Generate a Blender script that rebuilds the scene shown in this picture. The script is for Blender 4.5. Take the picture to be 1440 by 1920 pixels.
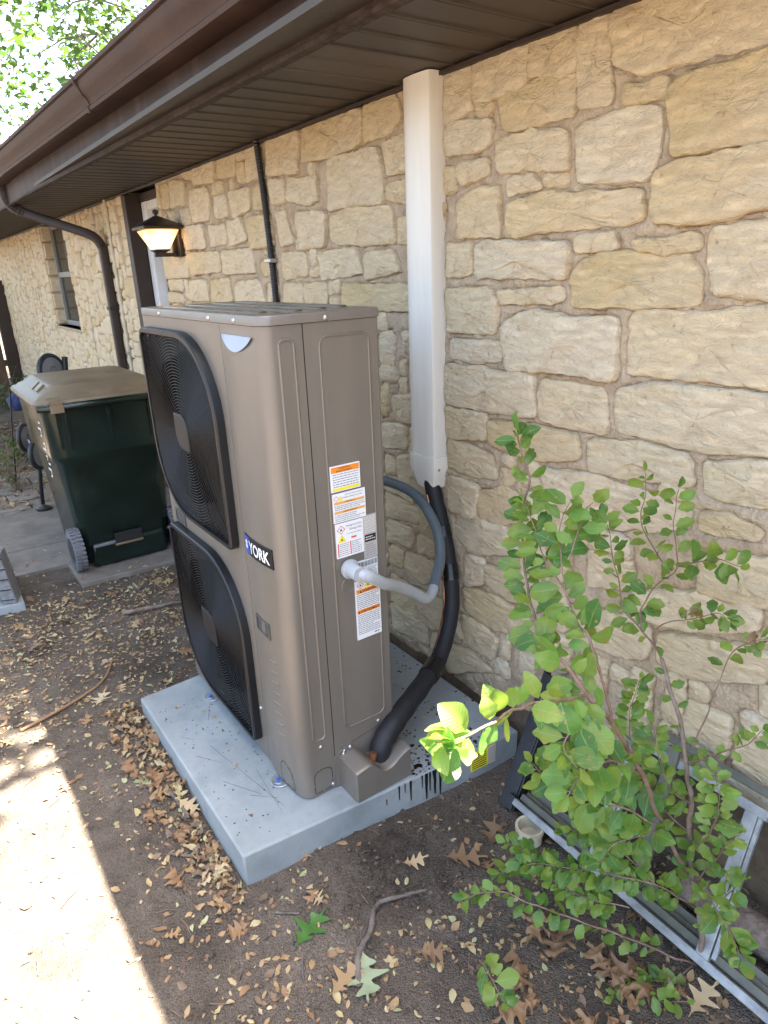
import bpy, bmesh, math, random
from math import sin, cos, pi, radians
from mathutils import Vector, Matrix, noise

for o in list(bpy.data.objects):
    bpy.data.objects.remove(o, do_unlink=True)
scene = bpy.context.scene
COL = scene.collection

# ------------------------------------------------------------------ camera
cd = bpy.data.cameras.new('camera')
cam = bpy.data.objects.new('camera', cd)
COL.objects.link(cam)
right = Vector((0.81351746, -0.58034996, -0.03719230))
down = Vector((-0.22757365, -0.25884677, -0.93872711))
fwd = Vector((0.53516313, 0.77213488, -0.34264872))
m3 = Matrix((right, -down, -fwd)).transposed()
cam.matrix_world = Matrix.Translation((0, 0, 1.53)) @ m3.to_4x4()
cd.sensor_fit = 'VERTICAL'
cd.sensor_height = 24.0
cd.lens = 24.0 * 1260.0 / 1920.0
cd.clip_start = 0.02
cd.clip_end = 2000
scene.camera = cam
scene.render.resolution_x, scene.render.resolution_y = 768, 1024

# ------------------------------------------------------------------ sky, sun, exposure
SUN_DIR = Vector((0.322, -0.10, 1.0)).normalized()       # towards the sun, over the roof
el = math.asin(SUN_DIR.z)
world = bpy.data.worlds.new('World')
scene.world = world
world.use_nodes = True
wn = world.node_tree.nodes
sky = wn.new('ShaderNodeTexSky')
sky.sky_type = 'NISHITA'
sky.sun_disc = False
sky.sun_elevation = el
sky.sun_rotation = math.atan2(SUN_DIR.x, SUN_DIR.y)
sky.air_density = 1.0
sky.dust_density = 5.0
wn['Background'].inputs['Strength'].default_value = 0.085
world.node_tree.links.new(sky.outputs[0], wn['Background'].inputs['Color'])
sd = bpy.data.lights.new('sun', 'SUN')
sd.energy = 5.0
sd.angle = radians(0.55)
sd.color = (1.0, 0.94, 0.84)
sun = bpy.data.objects.new('sun', sd)
COL.objects.link(sun)
sun.rotation_euler = SUN_DIR.to_track_quat('Z', 'Y').to_euler()
sun.location = (2, -1, 12)
scene.view_settings.view_transform = 'Standard'
scene.view_settings.look = 'None'
scene.view_settings.exposure = 3.8
scene.view_settings.gamma = 1.0
scene.render.engine = 'CYCLES'
scene.cycles.max_bounces = 6
scene.cycles.diffuse_bounces = 4
scene.cycles.glossy_bounces = 3
scene.cycles.transmission_bounces = 3
scene.cycles.use_denoising = True

R = random.Random(7)

# ------------------------------------------------------------------ helpers
def newmat(name):
    m = bpy.data.materials.new(name)
    m.use_nodes = True
    return m, m.node_tree.nodes, m.node_tree.links, m.node_tree.nodes['Principled BSDF']

def c4(c):
    return (c[0], c[1], c[2], 1.0)

def M(name, base, rough=0.6, var=0.12, scale=8.0, bump=0.1, bscale=60.0, metal=0.0, spec=0.5,
      coat=0.0, c2=None, lo=0.35, hi=0.65, trans=0.0, stretch=None):
    m, n, l, b = newmat(name)
    tc = n.new('ShaderNodeTexCoord')
    nz = n.new('ShaderNodeTexNoise')
    nz.inputs['Scale'].default_value = scale
    nz.inputs['Detail'].default_value = 6
    nz.inputs['Roughness'].default_value = 0.65
    if stretch:
        mp = n.new('ShaderNodeMapping'); mp.inputs['Scale'].default_value = (1, 1, stretch)
        l.new(tc.outputs['Object'], mp.inputs['Vector']); l.new(mp.outputs['Vector'], nz.inputs['Vector'])
    else:
        l.new(tc.outputs['Object'], nz.inputs['Vector'])
    cr = n.new('ShaderNodeValToRGB')
    cr.color_ramp.elements[0].position = lo
    cr.color_ramp.elements[1].position = hi
    if c2 is None:
        cr.color_ramp.elements[0].color = c4([max(0, x * (1 - var)) for x in base])
        cr.color_ramp.elements[1].color = c4([min(1, x * (1 + var)) for x in base])
    else:
        cr.color_ramp.elements[0].color = c4(base)
        cr.color_ramp.elements[1].color = c4(c2)
    l.new(nz.outputs['Fac'], cr.inputs['Fac'])
    l.new(cr.outputs['Color'], b.inputs['Base Color'])
    b.inputs['Roughness'].default_value = rough
    b.inputs['Metallic'].default_value = metal
    b.inputs['Specular IOR Level'].default_value = spec
    b.inputs['Coat Weight'].default_value = coat
    if bump > 0:
        n2 = n.new('ShaderNodeTexNoise')
        n2.inputs['Scale'].default_value = bscale
        n2.inputs['Detail'].default_value = 5
        l.new(tc.outputs['Object'], n2.inputs['Vector'])
        bp = n.new('ShaderNodeBump')
        bp.inputs['Strength'].default_value = bump
        bp.inputs['Distance'].default_value = 0.01
        l.new(n2.outputs['Fac'], bp.inputs['Height'])
        l.new(bp.outputs['Normal'], b.inputs['Normal'])
        mr = n.new('ShaderNodeMapRange')
        mr.inputs['To Min'].default_value = max(0.02, rough - 0.1)
        mr.inputs['To Max'].default_value = min(1, rough + 0.1)
        l.new(nz.outputs['Fac'], mr.inputs['Value'])
        l.new(mr.outputs['Result'], b.inputs['Roughness'])
    return m

def leafmat(name, cols, rough=0.5, trans=0.35, spots=0.0, spotcol=(0.25, 0.16, 0.05), veins=False):
    """leaf colour picked per object / per position, with translucency"""
    m, n, l, b = newmat(name)
    tc = n.new('ShaderNodeTexCoord')
    oi = n.new('ShaderNodeObjectInfo')
    nz = n.new('ShaderNodeTexNoise')
    nz.inputs['Scale'].default_value = 9.0
    nz.inputs['Detail'].default_value = 3
    ge = n.new('ShaderNodeNewGeometry')
    l.new(ge.outputs['Position'], nz.inputs['Vector'])
    ad = n.new('ShaderNodeMath'); ad.operation = 'ADD'
    l.new(oi.outputs['Random'], ad.inputs[0])
    mu = n.new('ShaderNodeMath'); mu.operation = 'MULTIPLY_ADD'
    mu.inputs[1].default_value = 0.9; mu.inputs[2].default_value = -0.45
    l.new(nz.outputs['Fac'], mu.inputs[0])
    l.new(mu.outputs[0], ad.inputs[1])
    ri = n.new('ShaderNodeMath'); ri.operation = 'MULTIPLY_ADD'
    ri.inputs[1].default_value = 0.5; ri.inputs[2].default_value = 0.0
    l.new(ge.outputs['Random Per Island'], ri.inputs[0])
    ad2 = n.new('ShaderNodeMath'); ad2.operation = 'ADD'
    l.new(ad.outputs[0], ad2.inputs[0]); l.new(ri.outputs[0], ad2.inputs[1])
    fr = n.new('ShaderNodeMath'); fr.operation = 'PINGPONG'; fr.inputs[1].default_value = 1.0
    l.new(ad2.outputs[0], fr.inputs[0])
    cr = n.new('ShaderNodeValToRGB')
    els = cr.color_ramp.elements
    while len(els) < len(cols):
        els.new(0.5)
    for i, c in enumerate(cols):
        els[i].position = i / (len(cols) - 1)
        els[i].color = c4(c)
    l.new(fr.outputs[0], cr.inputs['Fac'])
    colout = cr.outputs['Color']
    if spots > 0:
        n3 = n.new('ShaderNodeTexNoise'); n3.inputs['Scale'].default_value = 120.0
        l.new(ge.outputs['Position'], n3.inputs['Vector'])
        mr = n.new('ShaderNodeMapRange')
        mr.inputs['From Min'].default_value = 0.66 - spots; mr.inputs['From Max'].default_value = 0.72 - spots
        l.new(n3.outputs['Fac'], mr.inputs['Value'])
        mx = n.new('ShaderNodeMixRGB')
        mx.inputs['Color2'].default_value = c4(spotcol)
        l.new(mr.outputs['Result'], mx.inputs['Fac']); l.new(colout, mx.inputs['Color1'])
        colout = mx.outputs['Color']
    l.new(colout, b.inputs['Base Color'])
    b.inputs['Roughness'].default_value = rough
    n4 = n.new('ShaderNodeTexNoise'); n4.inputs['Scale'].default_value = 260.0
    l.new(ge.outputs['Position'], n4.inputs['Vector'])
    bp = n.new('ShaderNodeBump'); bp.inputs['Strength'].default_value = 0.25; bp.inputs['Distance'].default_value = 0.002
    if veins:      # herringbone side veins and a paler midrib in the leaf's own space
        sx = n.new('ShaderNodeSeparateXYZ'); l.new(tc.outputs['Object'], sx.inputs[0])
        ab = n.new('ShaderNodeMath'); ab.operation = 'ABSOLUTE'; l.new(sx.outputs['Y'], ab.inputs[0])
        df = n.new('ShaderNodeMath'); df.operation = 'MULTIPLY_ADD'; df.inputs[1].default_value = -0.9
        l.new(ab.outputs[0], df.inputs[0]); l.new(sx.outputs['X'], df.inputs[2])
        sc = n.new('ShaderNodeMath'); sc.operation = 'MULTIPLY'; sc.inputs[1].default_value = 10.0; l.new(df.outputs[0], sc.inputs[0])
        pp = n.new('ShaderNodeMath'); pp.operation = 'PINGPONG'; pp.inputs[1].default_value = 0.5; l.new(sc.outputs[0], pp.inputs[0])
        pw = n.new('ShaderNodeMath'); pw.operation = 'SMOOTH_MIN'; pw.inputs[1].default_value = 0.16; pw.inputs[2].default_value = 0.1; l.new(pp.outputs[0], pw.inputs[0])
        l.new(pw.outputs[0], bp.inputs['Height'])
        bp.inputs['Strength'].default_value = 0.4; bp.inputs['Distance'].default_value = 0.008
        mr9 = n.new('ShaderNodeMapRange'); mr9.inputs['From Min'].default_value = 0.008; mr9.inputs['From Max'].default_value = 0.022
        mr9.inputs['To Min'].default_value = 0.55; mr9.inputs['To Max'].default_value = 0.0
        l.new(ab.outputs[0], mr9.inputs['Value'])
        mx9 = n.new('ShaderNodeMixRGB'); mx9.inputs['Color2'].default_value = (0.24, 0.34, 0.10, 1)
        l.new(mr9.outputs['Result'], mx9.inputs['Fac']); l.new(colout, mx9.inputs['Color1'])
        colout = mx9.outputs['Color']; l.new(colout, b.inputs['Base Color'])
    else:
        l.new(n4.outputs['Fac'], bp.inputs['Height'])
    if True:
        pass
    l.new(bp.outputs['Normal'], b.inputs['Normal'])
    if False:
        l.new(n4.outputs['Fac'], bp.inputs['Height']); l.new(bp.outputs['Normal'], b.inputs['Normal'])
    if trans > 0:
        tr = n.new('ShaderNodeBsdfTranslucent')
        hs = n.new('ShaderNodeHueSaturation'); hs.inputs['Value'].default_value = 1.5; hs.inputs['Saturation'].default_value = 1.1
        l.new(colout, hs.inputs['Color']); l.new(hs.outputs['Color'], tr.inputs['Color'])
        ms = n.new('ShaderNodeMixShader'); ms.inputs['Fac'].default_value = trans
        out = n['Material Output']
        l.new(b.outputs[0], ms.inputs[1]); l.new(tr.outputs[0], ms.inputs[2]); l.new(ms.outputs[0], out.inputs['Surface'])
    return m

def wloc(o):
    v = Vector((0, 0, 0))
    while o is not None:
        v = v + o.location
        o = o.parent
    return v

class MB:
    """collects verts and faces in world coordinates"""
    def __init__(s):
        s.v = []; s.f = []; s.mi = []
    def add(s, vs, fs, mi=0):
        k = len(s.v)
        s.v += [tuple(p) for p in vs]
        s.f += [tuple(i + k for i in f) for f in fs]
        s.mi += [mi] * len(fs)
        return s
    def box(s, x0, x1, y0, y1, z0, z1, mi=0):
        return s.add([(x0, y0, z0), (x1, y0, z0), (x1, y1, z0), (x0, y1, z0), (x0, y0, z1), (x1, y0, z1), (x1, y1, z1), (x0, y1, z1)],
                     [(0, 3, 2, 1), (4, 5, 6, 7), (0, 1, 5, 4), (1, 2, 6, 5), (2, 3, 7, 6), (3, 0, 4, 7)], mi)
    def obox(s, c, ax, ay, az, mi=0):
        """box from centre and three half-axis vectors"""
        c, ax, ay, az = Vector(c), Vector(ax), Vector(ay), Vector(az)
        vs = [c + sx * ax + sy * ay + sz * az for sz in (-1, 1) for sx, sy in ((-1, -1), (1, -1), (1, 1), (-1, 1))]
        return s.add(vs, [(0, 3, 2, 1), (4, 5, 6, 7), (0, 1, 5, 4), (1, 2, 6, 5), (2, 3, 7, 6), (3, 0, 4, 7)], mi)
    def beam(s, p, q, w, h, up=(0, 0, 1), mi=0):
        p, q = Vector(p), Vector(q)
        d = (q - p); L = d.length; d.normalize()
        u = Vector(up); sd_ = d.cross(u).normalized(); u = sd_.cross(d).normalized()
        return s.obox((p + q) / 2, d * L / 2, sd_ * w / 2, u * h / 2, mi)
    def tube(s, pts, r, n=8, closed=False, caps=True, mi=0):
        pts = [Vector(p) for p in pts]
        N = len(pts)
        rr = r if isinstance(r, (list, tuple)) else [r] * N
        T = []
        for i in range(N):
            if closed:
                t = pts[(i + 1) % N] - pts[i - 1]
            else:
                t = pts[min(i + 1, N - 1)] - pts[max(i - 1, 0)]
            T.append(t.normalized() if t.length > 1e-9 else Vector((0, 0, 1)))
        u = T[0].orthogonal().normalized()
        vs = []
        for i in range(N):
            u = (u - T[i] * u.dot(T[i]))
            u = u.normalized() if u.length > 1e-6 else T[i].orthogonal().normalized()
            w = T[i].cross(u)
            for k in range(n):
                a = 2 * pi * k / n
                vs.append(pts[i] + (u * cos(a) + w * sin(a)) * rr[i])
        fs = []
        for i in range(N if closed else N - 1):
            j = (i + 1) % N
            for k in range(n):
                k2 = (k + 1) % n
                fs.append((i * n + k, i * n + k2, j * n + k2, j * n + k))
        if caps and not closed:
            fs.append(tuple(range(n - 1, -1, -1)))
            fs.append(tuple(range((N - 1) * n, N * n)))
        return s.add(vs, fs, mi)
    def lathe(s, prof, c, n=24, axis='z', mi=0, caps=True):
        """prof: list of (r, h) along axis"""
        c = Vector(c); vs = []
        for r, h in prof:
            for k in range(n):
                a = 2 * pi * k / n
                e = {'z': Vector((r * cos(a), r * sin(a), h)), 'x': Vector((h, r * cos(a), r * sin(a))), 'y': Vector((r * sin(a), h, r * cos(a)))}[axis]
                vs.append(c + e)
        fs = []
        for i in range(len(prof) - 1):
            for k in range(n):
                k2 = (k + 1) % n
                fs.append((i * n + k, i * n + k2, (i + 1) * n + k2, (i + 1) * n + k))
        if caps:
            fs.append(tuple(range(n - 1, -1, -1))); fs.append(tuple(range((len(prof) - 1) * n, len(prof) * n)))
        return s.add(vs, fs, mi)
    def loft(s, rings, caps=True, mi=0):
        n = len(rings[0]); vs = [p for r in rings for p in r]; fs = []
        for i in range(len(rings) - 1):
            for k in range(n):
                k2 = (k + 1) % n
                fs.append((i * n + k, i * n + k2, (i + 1) * n + k2, (i + 1) * n + k))
        if caps:
            fs.append(tuple(range(n - 1, -1, -1))); fs.append(tuple(range((len(rings) - 1) * n, len(rings) * n)))
        return s.add(vs, fs, mi)
    def prism(s, poly, mapf, d0, d1, mi=0):
        """poly 2-D outline, mapf(u, v, d) -> world point"""
        n = len(poly)
        vs = [mapf(u, v, d0) for u, v in poly] + [mapf(u, v, d1) for u, v in poly]
        fs = [tuple(range(n - 1, -1, -1)), tuple(range(n, 2 * n))]
        fs += [(i, (i + 1) % n, n + (i + 1) % n, n + i) for i in range(n)]
        return s.add(vs, fs, mi)
    def mesh(s, name, off=Vector((0, 0, 0)), fix=True):
        me = bpy.data.meshes.new(name)
        me.from_pydata([(x - off[0], y - off[1], z - off[2]) for x, y, z in s.v], [], s.f)
        if any(s.mi):
            me.polygons.foreach_set('material_index', s.mi)
        if fix:
            bm = bmesh.new(); bm.from_mesh(me)
            bmesh.ops.recalc_face_normals(bm, faces=bm.faces)
            bm.to_mesh(me); bm.free()
        me.update()
        return me

def smooth(me, ang=40):
    me.polygons.foreach_set('use_smooth', [True] * len(me.polygons))
    me.set_sharp_from_angle(angle=radians(ang))

def part(name, mb, mats, parent=None, sm=None, bevel=0, fix=True, origin=None):
    off = wloc(parent) if parent else Vector((0, 0, 0))
    if origin is not None:
        loc = Vector(origin) - off
        me = mb.mesh(name, Vector(origin), fix)
    else:
        loc = Vector((0, 0, 0))
        me = mb.mesh(name, off, fix)
    for mm in (mats if isinstance(mats, (list, tuple)) else [mats]):
        me.materials.append(mm)
    o = bpy.data.objects.new(name, me)
    COL.objects.link(o)
    o.location = loc
    if parent:
        o.parent = parent
    if sm:
        smooth(me, sm)
    if bevel:
        bv = o.modifiers.new('bevel', 'BEVEL')
        bv.width = bevel; bv.segments = 2; bv.limit_method = 'ANGLE'; bv.angle_limit = radians(40)
        bv.harden_normals = False
        if not sm:
            smooth(me, 35)
    return o

def thing(name, label, cat, loc, group=None):
    o = bpy.data.objects.new(name, None)
    o.empty_display_size = 0.05
    COL.objects.link(o)
    o.location = loc
    tag(o, label, cat, group)
    return o

def tag(o, label, cat, group=None):
    o['label'] = label; o['category'] = cat
    if group:
        o['group'] = group
    return o

def kind(o, k):
    o['kind'] = k
    return o

def rrect(hu, hv, radii, n=8):
    """rounded rectangle outline, radii (++, -+, --, +-)"""
    out = []
    for (su, sv), r, a0 in zip(((1, 1), (-1, 1), (-1, -1), (1, -1)), radii, (0, pi / 2, pi, 3 * pi / 2)):
        for k in range(n + 1):
            a = a0 + pi / 2 * k / n
            out.append((su * (hu - r) + r * cos(a), sv * (hv - r) + r * sin(a)))
    return out

def spline(pts, n=8):
    """Catmull-Rom through points"""
    P = [Vector(p) for p in pts]
    out = []
    for i in range(len(P) - 1):
        p0 = P[max(i - 1, 0)]; p1 = P[i]; p2 = P[i + 1]; p3 = P[min(i + 2, len(P) - 1)]
        for k in range(n):
            t = k / n
            out.append(0.5 * ((2 * p1) + (p2 - p0) * t + (2 * p0 - 5 * p1 + 4 * p2 - p3) * t * t + (3 * p1 - p0 - 3 * p2 + p3) * t ** 3))
    out.append(P[-1])
    return out

def text_mb(s, size, mapf, bold=0.0, sx=1.0, align='LEFT'):
    cu = bpy.data.curves.new('lettering', 'FONT')
    cu.body = s; cu.size = size; cu.offset = bold; cu.align_x = align
    cu.resolution_u = 3
    o = bpy.data.objects.new('lettering', cu)
    me = bpy.data.meshes.new_from_object(o)
    mb = MB()
    mb.add([mapf(v.co.x * sx, v.co.y) for v in me.vertices], [tuple(p.vertices) for p in me.polygons])
    bpy.data.objects.remove(o); bpy.data.curves.remove(cu); bpy.data.meshes.remove(me)
    return mb

def nz3(x, y, z=0.0):
    return noise.noise(Vector((x, y, z)))
# ------------------------------------------------------------------ materials
def limestone():
    m, n, l, b = newmat('limestone')
    tc = n.new('ShaderNodeTexCoord'); oi = n.new('ShaderNodeObjectInfo')
    geo = n.new('ShaderNodeNewGeometry')
    rnd = n.new('ShaderNodeMath'); rnd.operation = 'ADD'
    l.new(oi.outputs['Random'], rnd.inputs[0]); l.new(geo.outputs['Random Per Island'], rnd.inputs[1])
    fr = n.new('ShaderNodeMath'); fr.operation = 'FRACT'
    l.new(rnd.outputs[0], fr.inputs[0])
    cr = n.new('ShaderNodeValToRGB')
    els = cr.color_ramp.elements
    stops = [(0.0, (0.67, 0.54, 0.345)), (0.2, (0.70, 0.585, 0.405)), (0.4, (0.66, 0.525, 0.325)), (0.58, (0.71, 0.605, 0.435)),
             (0.76, (0.68, 0.54, 0.335)), (0.93, (0.61, 0.47, 0.26)), (1.0, (0.69, 0.565, 0.375))]
    while len(els) < len(stops):
        els.new(0.5)
    for e, (p_, c_) in zip(els, stops):
        e.position = p_; e.color = c4(c_)
    l.new(fr.outputs[0], cr.inputs['Fac'])
    # ochre veins and stains
    n1 = n.new('ShaderNodeTexNoise'); n1.inputs['Scale'].default_value = 7.0; n1.inputs['Detail'].default_value = 5; n1.inputs['Roughness'].default_value = 0.7
    l.new(tc.outputs['Object'], n1.inputs['Vector'])
    mr = n.new('ShaderNodeMapRange'); mr.inputs['From Min'].default_value = 0.52; mr.inputs['From Max'].default_value = 0.72
    mr.inputs['To Max'].default_value = 0.42
    l.new(n1.outputs['Fac'], mr.inputs['Value'])
    mx = n.new('ShaderNodeMixRGB'); mx.inputs['Color2'].default_value = (0.42, 0.27, 0.10, 1)
    l.new(mr.outputs['Result'], mx.inputs['Fac']); l.new(cr.outputs['Color'], mx.inputs['Color1'])
    # small dark pits
    n2 = n.new('ShaderNodeTexNoise'); n2.inputs['Scale'].default_value = 55.0; n2.inputs['Detail'].default_value = 4
    l.new(tc.outputs['Object'], n2.inputs['Vector'])
    mr2 = n.new('ShaderNodeMapRange'); mr2.inputs['From Min'].default_value = 0.66; mr2.inputs['From Max'].default_value = 0.76; mr2.inputs['To Max'].default_value = 0.55
    l.new(n2.outputs['Fac'], mr2.inputs['Value'])
    mx2 = n.new('ShaderNodeMixRGB'); mx2.inputs['Color2'].default_value = (0.20, 0.13, 0.07, 1)
    l.new(mr2.outputs['Result'], mx2.inputs['Fac']); l.new(mx.outputs['Color'], mx2.inputs['Color1'])
    # weathered pale film
    n5 = n.new('ShaderNodeTexNoise'); n5.inputs['Scale'].default_value = 3.0; n5.inputs['Detail'].default_value = 5
    l.new(tc.outputs['Object'], n5.inputs['Vector'])
    mr5 = n.new('ShaderNodeMapRange'); mr5.inputs['From Min'].default_value = 0.45; mr5.inputs['From Max'].default_value = 0.65; mr5.inputs['To Max'].default_value = 0.5
    l.new(n5.outputs['Fac'], mr5.inputs['Value'])
    mx5 = n.new('ShaderNodeMixRGB'); mx5.inputs['Color2'].default_value = (0.68, 0.56, 0.395, 1)
    l.new(mr5.outputs['Result'], mx5.inputs['Fac']); l.new(mx2.outputs['Color'], mx5.inputs['Color1'])
    l.new(mx5.outputs['Color'], b.inputs['Base Color'])
    b.inputs['Roughness'].default_value = 0.9
    b.inputs['Specular IOR Level'].default_value = 0.2
    # chiselled relief
    mp = n.new('ShaderNodeMapping'); mp.inputs['Rotation'].default_value = (0.5, 0, 0); mp.inputs['Scale'].default_value = (1, 1, 2.4)
    l.new(tc.outputs['Object'], mp.inputs['Vector'])
    n3 = n.new('ShaderNodeTexNoise'); n3.inputs['Scale'].default_value = 22.0; n3.inputs['Detail'].default_value = 6; n3.inputs['Roughness'].default_value = 0.68
    n3.inputs['Distortion'].default_value = 0.6
    l.new(mp.outputs['Vector'], n3.inputs['Vector'])
    n6 = n.new('ShaderNodeTexNoise'); n6.noise_type = 'RIDGED_MULTIFRACTAL'; n6.inputs['Scale'].default_value = 16.0; n6.inputs['Detail'].default_value = 5
    l.new(mp.outputs['Vector'], n6.inputs['Vector'])
    ad6 = n.new('ShaderNodeMath'); ad6.operation = 'MULTIPLY_ADD'; ad6.inputs[1].default_value = -0.35
    l.new(n6.outputs['Fac'], ad6.inputs[0]); l.new(n3.outputs['Fac'], ad6.inputs[2])
    bp = n.new('ShaderNodeBump'); bp.inputs['Strength'].default_value = 1.0; bp.inputs['Distance'].default_value = 0.018
    l.new(ad6.outputs[0], bp.inputs['Height'])
    l.new(bp.outputs['Normal'], b.inputs['Normal'])
    return m

LIME = limestone()
MORTAR = M('mortar', (0.37, 0.285, 0.195), 0.95, scale=14, bump=1.0, bscale=95, c2=(0.51, 0.405, 0.285), spec=0.1)
FOUND = M('foundation concrete', (0.06, 0.044, 0.03), 0.95, scale=5, bump=0.8, bscale=40, c2=(0.13, 0.10, 0.068), spec=0.1)
SOFFIT = M('brown vinyl soffit', (0.048, 0.034, 0.025), 0.55, var=0.15, scale=4, bump=0.12, bscale=150)
FASCIA = M('brown painted fascia', (0.095, 0.062, 0.056), 0.42, scale=2.5, bump=0.25, bscale=220, c2=(0.15, 0.105, 0.098))
GUTTER = M('brown painted gutter', (0.036, 0.0175, 0.0115), 0.6, scale=3, bump=0.12, bscale=90, spec=0.3, c2=(0.062, 0.034, 0.024))
TRIMDUST = M('dusty brown trim', (0.028, 0.018, 0.014), 0.8, scale=30, bump=0.2, bscale=90, spec=0.2, c2=(0.075, 0.056, 0.046))
DARKBROWN = M('dark brown paint', (0.030, 0.017, 0.0115), 0.5, var=0.2, scale=10, bump=0.15, bscale=80)
SHINGLE = M('roof shingles', (0.07, 0.06, 0.055), 0.95, scale=40, bump=0.8, bscale=180, c2=(0.16, 0.135, 0.12))
WHITEPVC = M('white vinyl duct', (0.70, 0.665, 0.59), 0.38, var=0.05, scale=14, bump=0.03, bscale=40, stretch=0.12)
DOORPAINT = M('white door paint', (0.60, 0.60, 0.58), 0.45, scale=9, bump=0.08, bscale=60, c2=(0.70, 0.70, 0.68))
CREAMPIPE = M('cream painted pipe', (0.50, 0.44, 0.32), 0.6, var=0.2, scale=12, bump=0.1)
BLACKFOAM = M('black foam insulation', (0.010, 0.010, 0.012), 0.62, var=0.2, scale=20, bump=0.15, bscale=220)
BLACKTAPE = M('black tape', (0.006, 0.006, 0.007), 0.25, var=0.2, scale=20, bump=0.1, bscale=120)
BLACKPLASTIC = M('black plastic', (0.016, 0.016, 0.018), 0.4, var=0.2, scale=20, bump=0.1, bscale=120)
GREYCOND = M('grey flexible conduit', (0.36, 0.385, 0.40), 0.4, var=0.06, scale=10, bump=0.05)
BLUECOND = M('slate grey conduit', (0.10, 0.125, 0.14), 0.4, var=0.1, scale=10, bump=0.05)
COPPER = M('copper', (0.55, 0.25, 0.13), 0.35, var=0.15, scale=30, bump=0.05, metal=0.9)
CABINET = M('taupe metallic paint', (0.198, 0.174, 0.144), 0.42, var=0.075, scale=9.0, bump=0.03, bscale=700, metal=0.35, stretch=0.22)
CABTOP = M('taupe with dark reflection', (0.12, 0.105, 0.085), 0.3, var=0.06, scale=5.0, bump=0.03, bscale=500, metal=0.35)  # cabinet paint with the lid's dark reflection coloured in; handle frames share it
CABINNER = M('dark cabinet inside', (0.0035, 0.0035, 0.0035), 0.8, bump=0)
GRILLE = M('black grille plastic', (0.0055, 0.006, 0.0072), 0.4, var=0.1, scale=8, bump=0.04, bscale=200)
HUBGREY = M('grille centre plate', (0.009, 0.008, 0.008), 0.55, var=0.05, bump=0.03)
STEEL = M('galvanised steel', (0.50, 0.51, 0.52), 0.35, var=0.15, scale=25, bump=0.08, metal=0.9)
BLUEBOLT = M('blue coated bolt', (0.02, 0.10, 0.35), 0.35, bump=0)
SLIT = M('dark gap', (0.012, 0.011, 0.010), 0.8, bump=0)
LABELWHITE = M('white label paper', (0.74, 0.74, 0.74), 0.45, var=0.02, bump=0)
LABELORANGE = M('orange label print', (0.80, 0.25, 0.02), 0.5, var=0.02, bump=0)
LABELPALE = M('pale orange print', (0.72, 0.36, 0.10), 0.5, var=0.02, bump=0)
LABELYELLOW = M('yellow label print', (0.80, 0.66, 0.03), 0.5, var=0.02, bump=0)
LABELRED = M('red label print', (0.62, 0.06, 0.04), 0.5, var=0.02, bump=0)
LABELGREY = M('silver rating plate', (0.44, 0.41, 0.37), 0.4, var=0.05, bump=0)
INK = M('black print', (0.02, 0.02, 0.02), 0.5, bump=0)
INKGREY = M('fine grey print', (0.20, 0.20, 0.21), 0.5, bump=0)
BADGEBLACK = M('badge black', (0.012, 0.012, 0.013), 0.3, bump=0)
BADGEBLUE = M('badge blue', (0.03, 0.10, 0.42), 0.3, bump=0)
BADGEWHITE = M('badge white', (0.78, 0.78, 0.78), 0.35, bump=0)
SKYCAP = M('painted sky reflection', (0.30, 0.33, 0.40), 0.42, var=0.03, bump=0, metal=0.25)  # pale blue of the reflected sky is mixed into this colour
def slabmat():
    m = M('pale slab concrete', (0.175, 0.195, 0.196), 0.75, scale=4.5, bump=0.15, bscale=120, c2=(0.31, 0.335, 0.333), lo=0.32, hi=0.68, spec=0.3)
    n, l = m.node_tree.nodes, m.node_tree.links
    b = n['Principled BSDF']
    src = b.inputs['Base Color'].links[0].from_socket
    tc = n.new('ShaderNodeTexCoord')
    nz = n.new('ShaderNodeTexNoise'); nz.inputs['Scale'].default_value = 9.0; nz.inputs['Detail'].default_value = 6; nz.inputs['Roughness'].default_value = .75
    l.new(tc.outputs['Object'], nz.inputs['Vector'])
    mr = n.new('ShaderNodeMapRange'); mr.inputs['From Min'].default_value = .54; mr.inputs['From Max'].default_value = .74; mr.inputs['To Max'].default_value = .6
    l.new(nz.outputs['Fac'], mr.inputs['Value'])
    mx = n.new('ShaderNodeMixRGB'); mx.inputs['Color2'].default_value = (0.15, 0.125, 0.10, 1)
    l.new(mr.outputs['Result'], mx.inputs['Fac']); l.new(src, mx.inputs['Color1']); l.new(mx.outputs['Color'], b.inputs['Base Color'])
    return m
SLAB = slabmat()
TAR = M('black drips', (0.008, 0.008, 0.008), 0.35, bump=0.05)
SCRATCH = M('grey scratch', (0.14, 0.15, 0.155), 0.8, bump=0)
PATHC = M('path concrete', (0.13, 0.113, 0.094), 0.9, scale=5, bump=0.5, bscale=130, c2=(0.22, 0.192, 0.16), spec=0.2)
BINGREEN = M('dark green bin plastic', (0.007, 0.015, 0.011), 0.22, var=0.25, scale=6, bump=0.05, bscale=60)
BINLID = M('faded olive lid plastic', (0.135, 0.095, 0.050), 0.42, scale=5, bump=0.1, bscale=90, c2=(0.20, 0.148, 0.09))
RUBBER = M('grey rubber tyre', (0.13, 0.13, 0.135), 0.7, var=0.2, scale=20, bump=0.2)
WHEELGREY = M('pale grey wheel plastic', (0.16, 0.16, 0.155), 0.5, bump=0.05)
ALU = M('white aluminium', (0.27, 0.275, 0.27), 0.5, var=0.35, scale=16, bump=0.05, metal=0.3)
ALUDULL = M('weathered aluminium track', (0.10, 0.098, 0.075), 0.6, var=0.2, scale=20, bump=0.2)
LAMPBRONZE = M('dark bronze', (0.028, 0.020, 0.016), 0.42, var=0.2, scale=20, bump=0.15, bscale=150)
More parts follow.
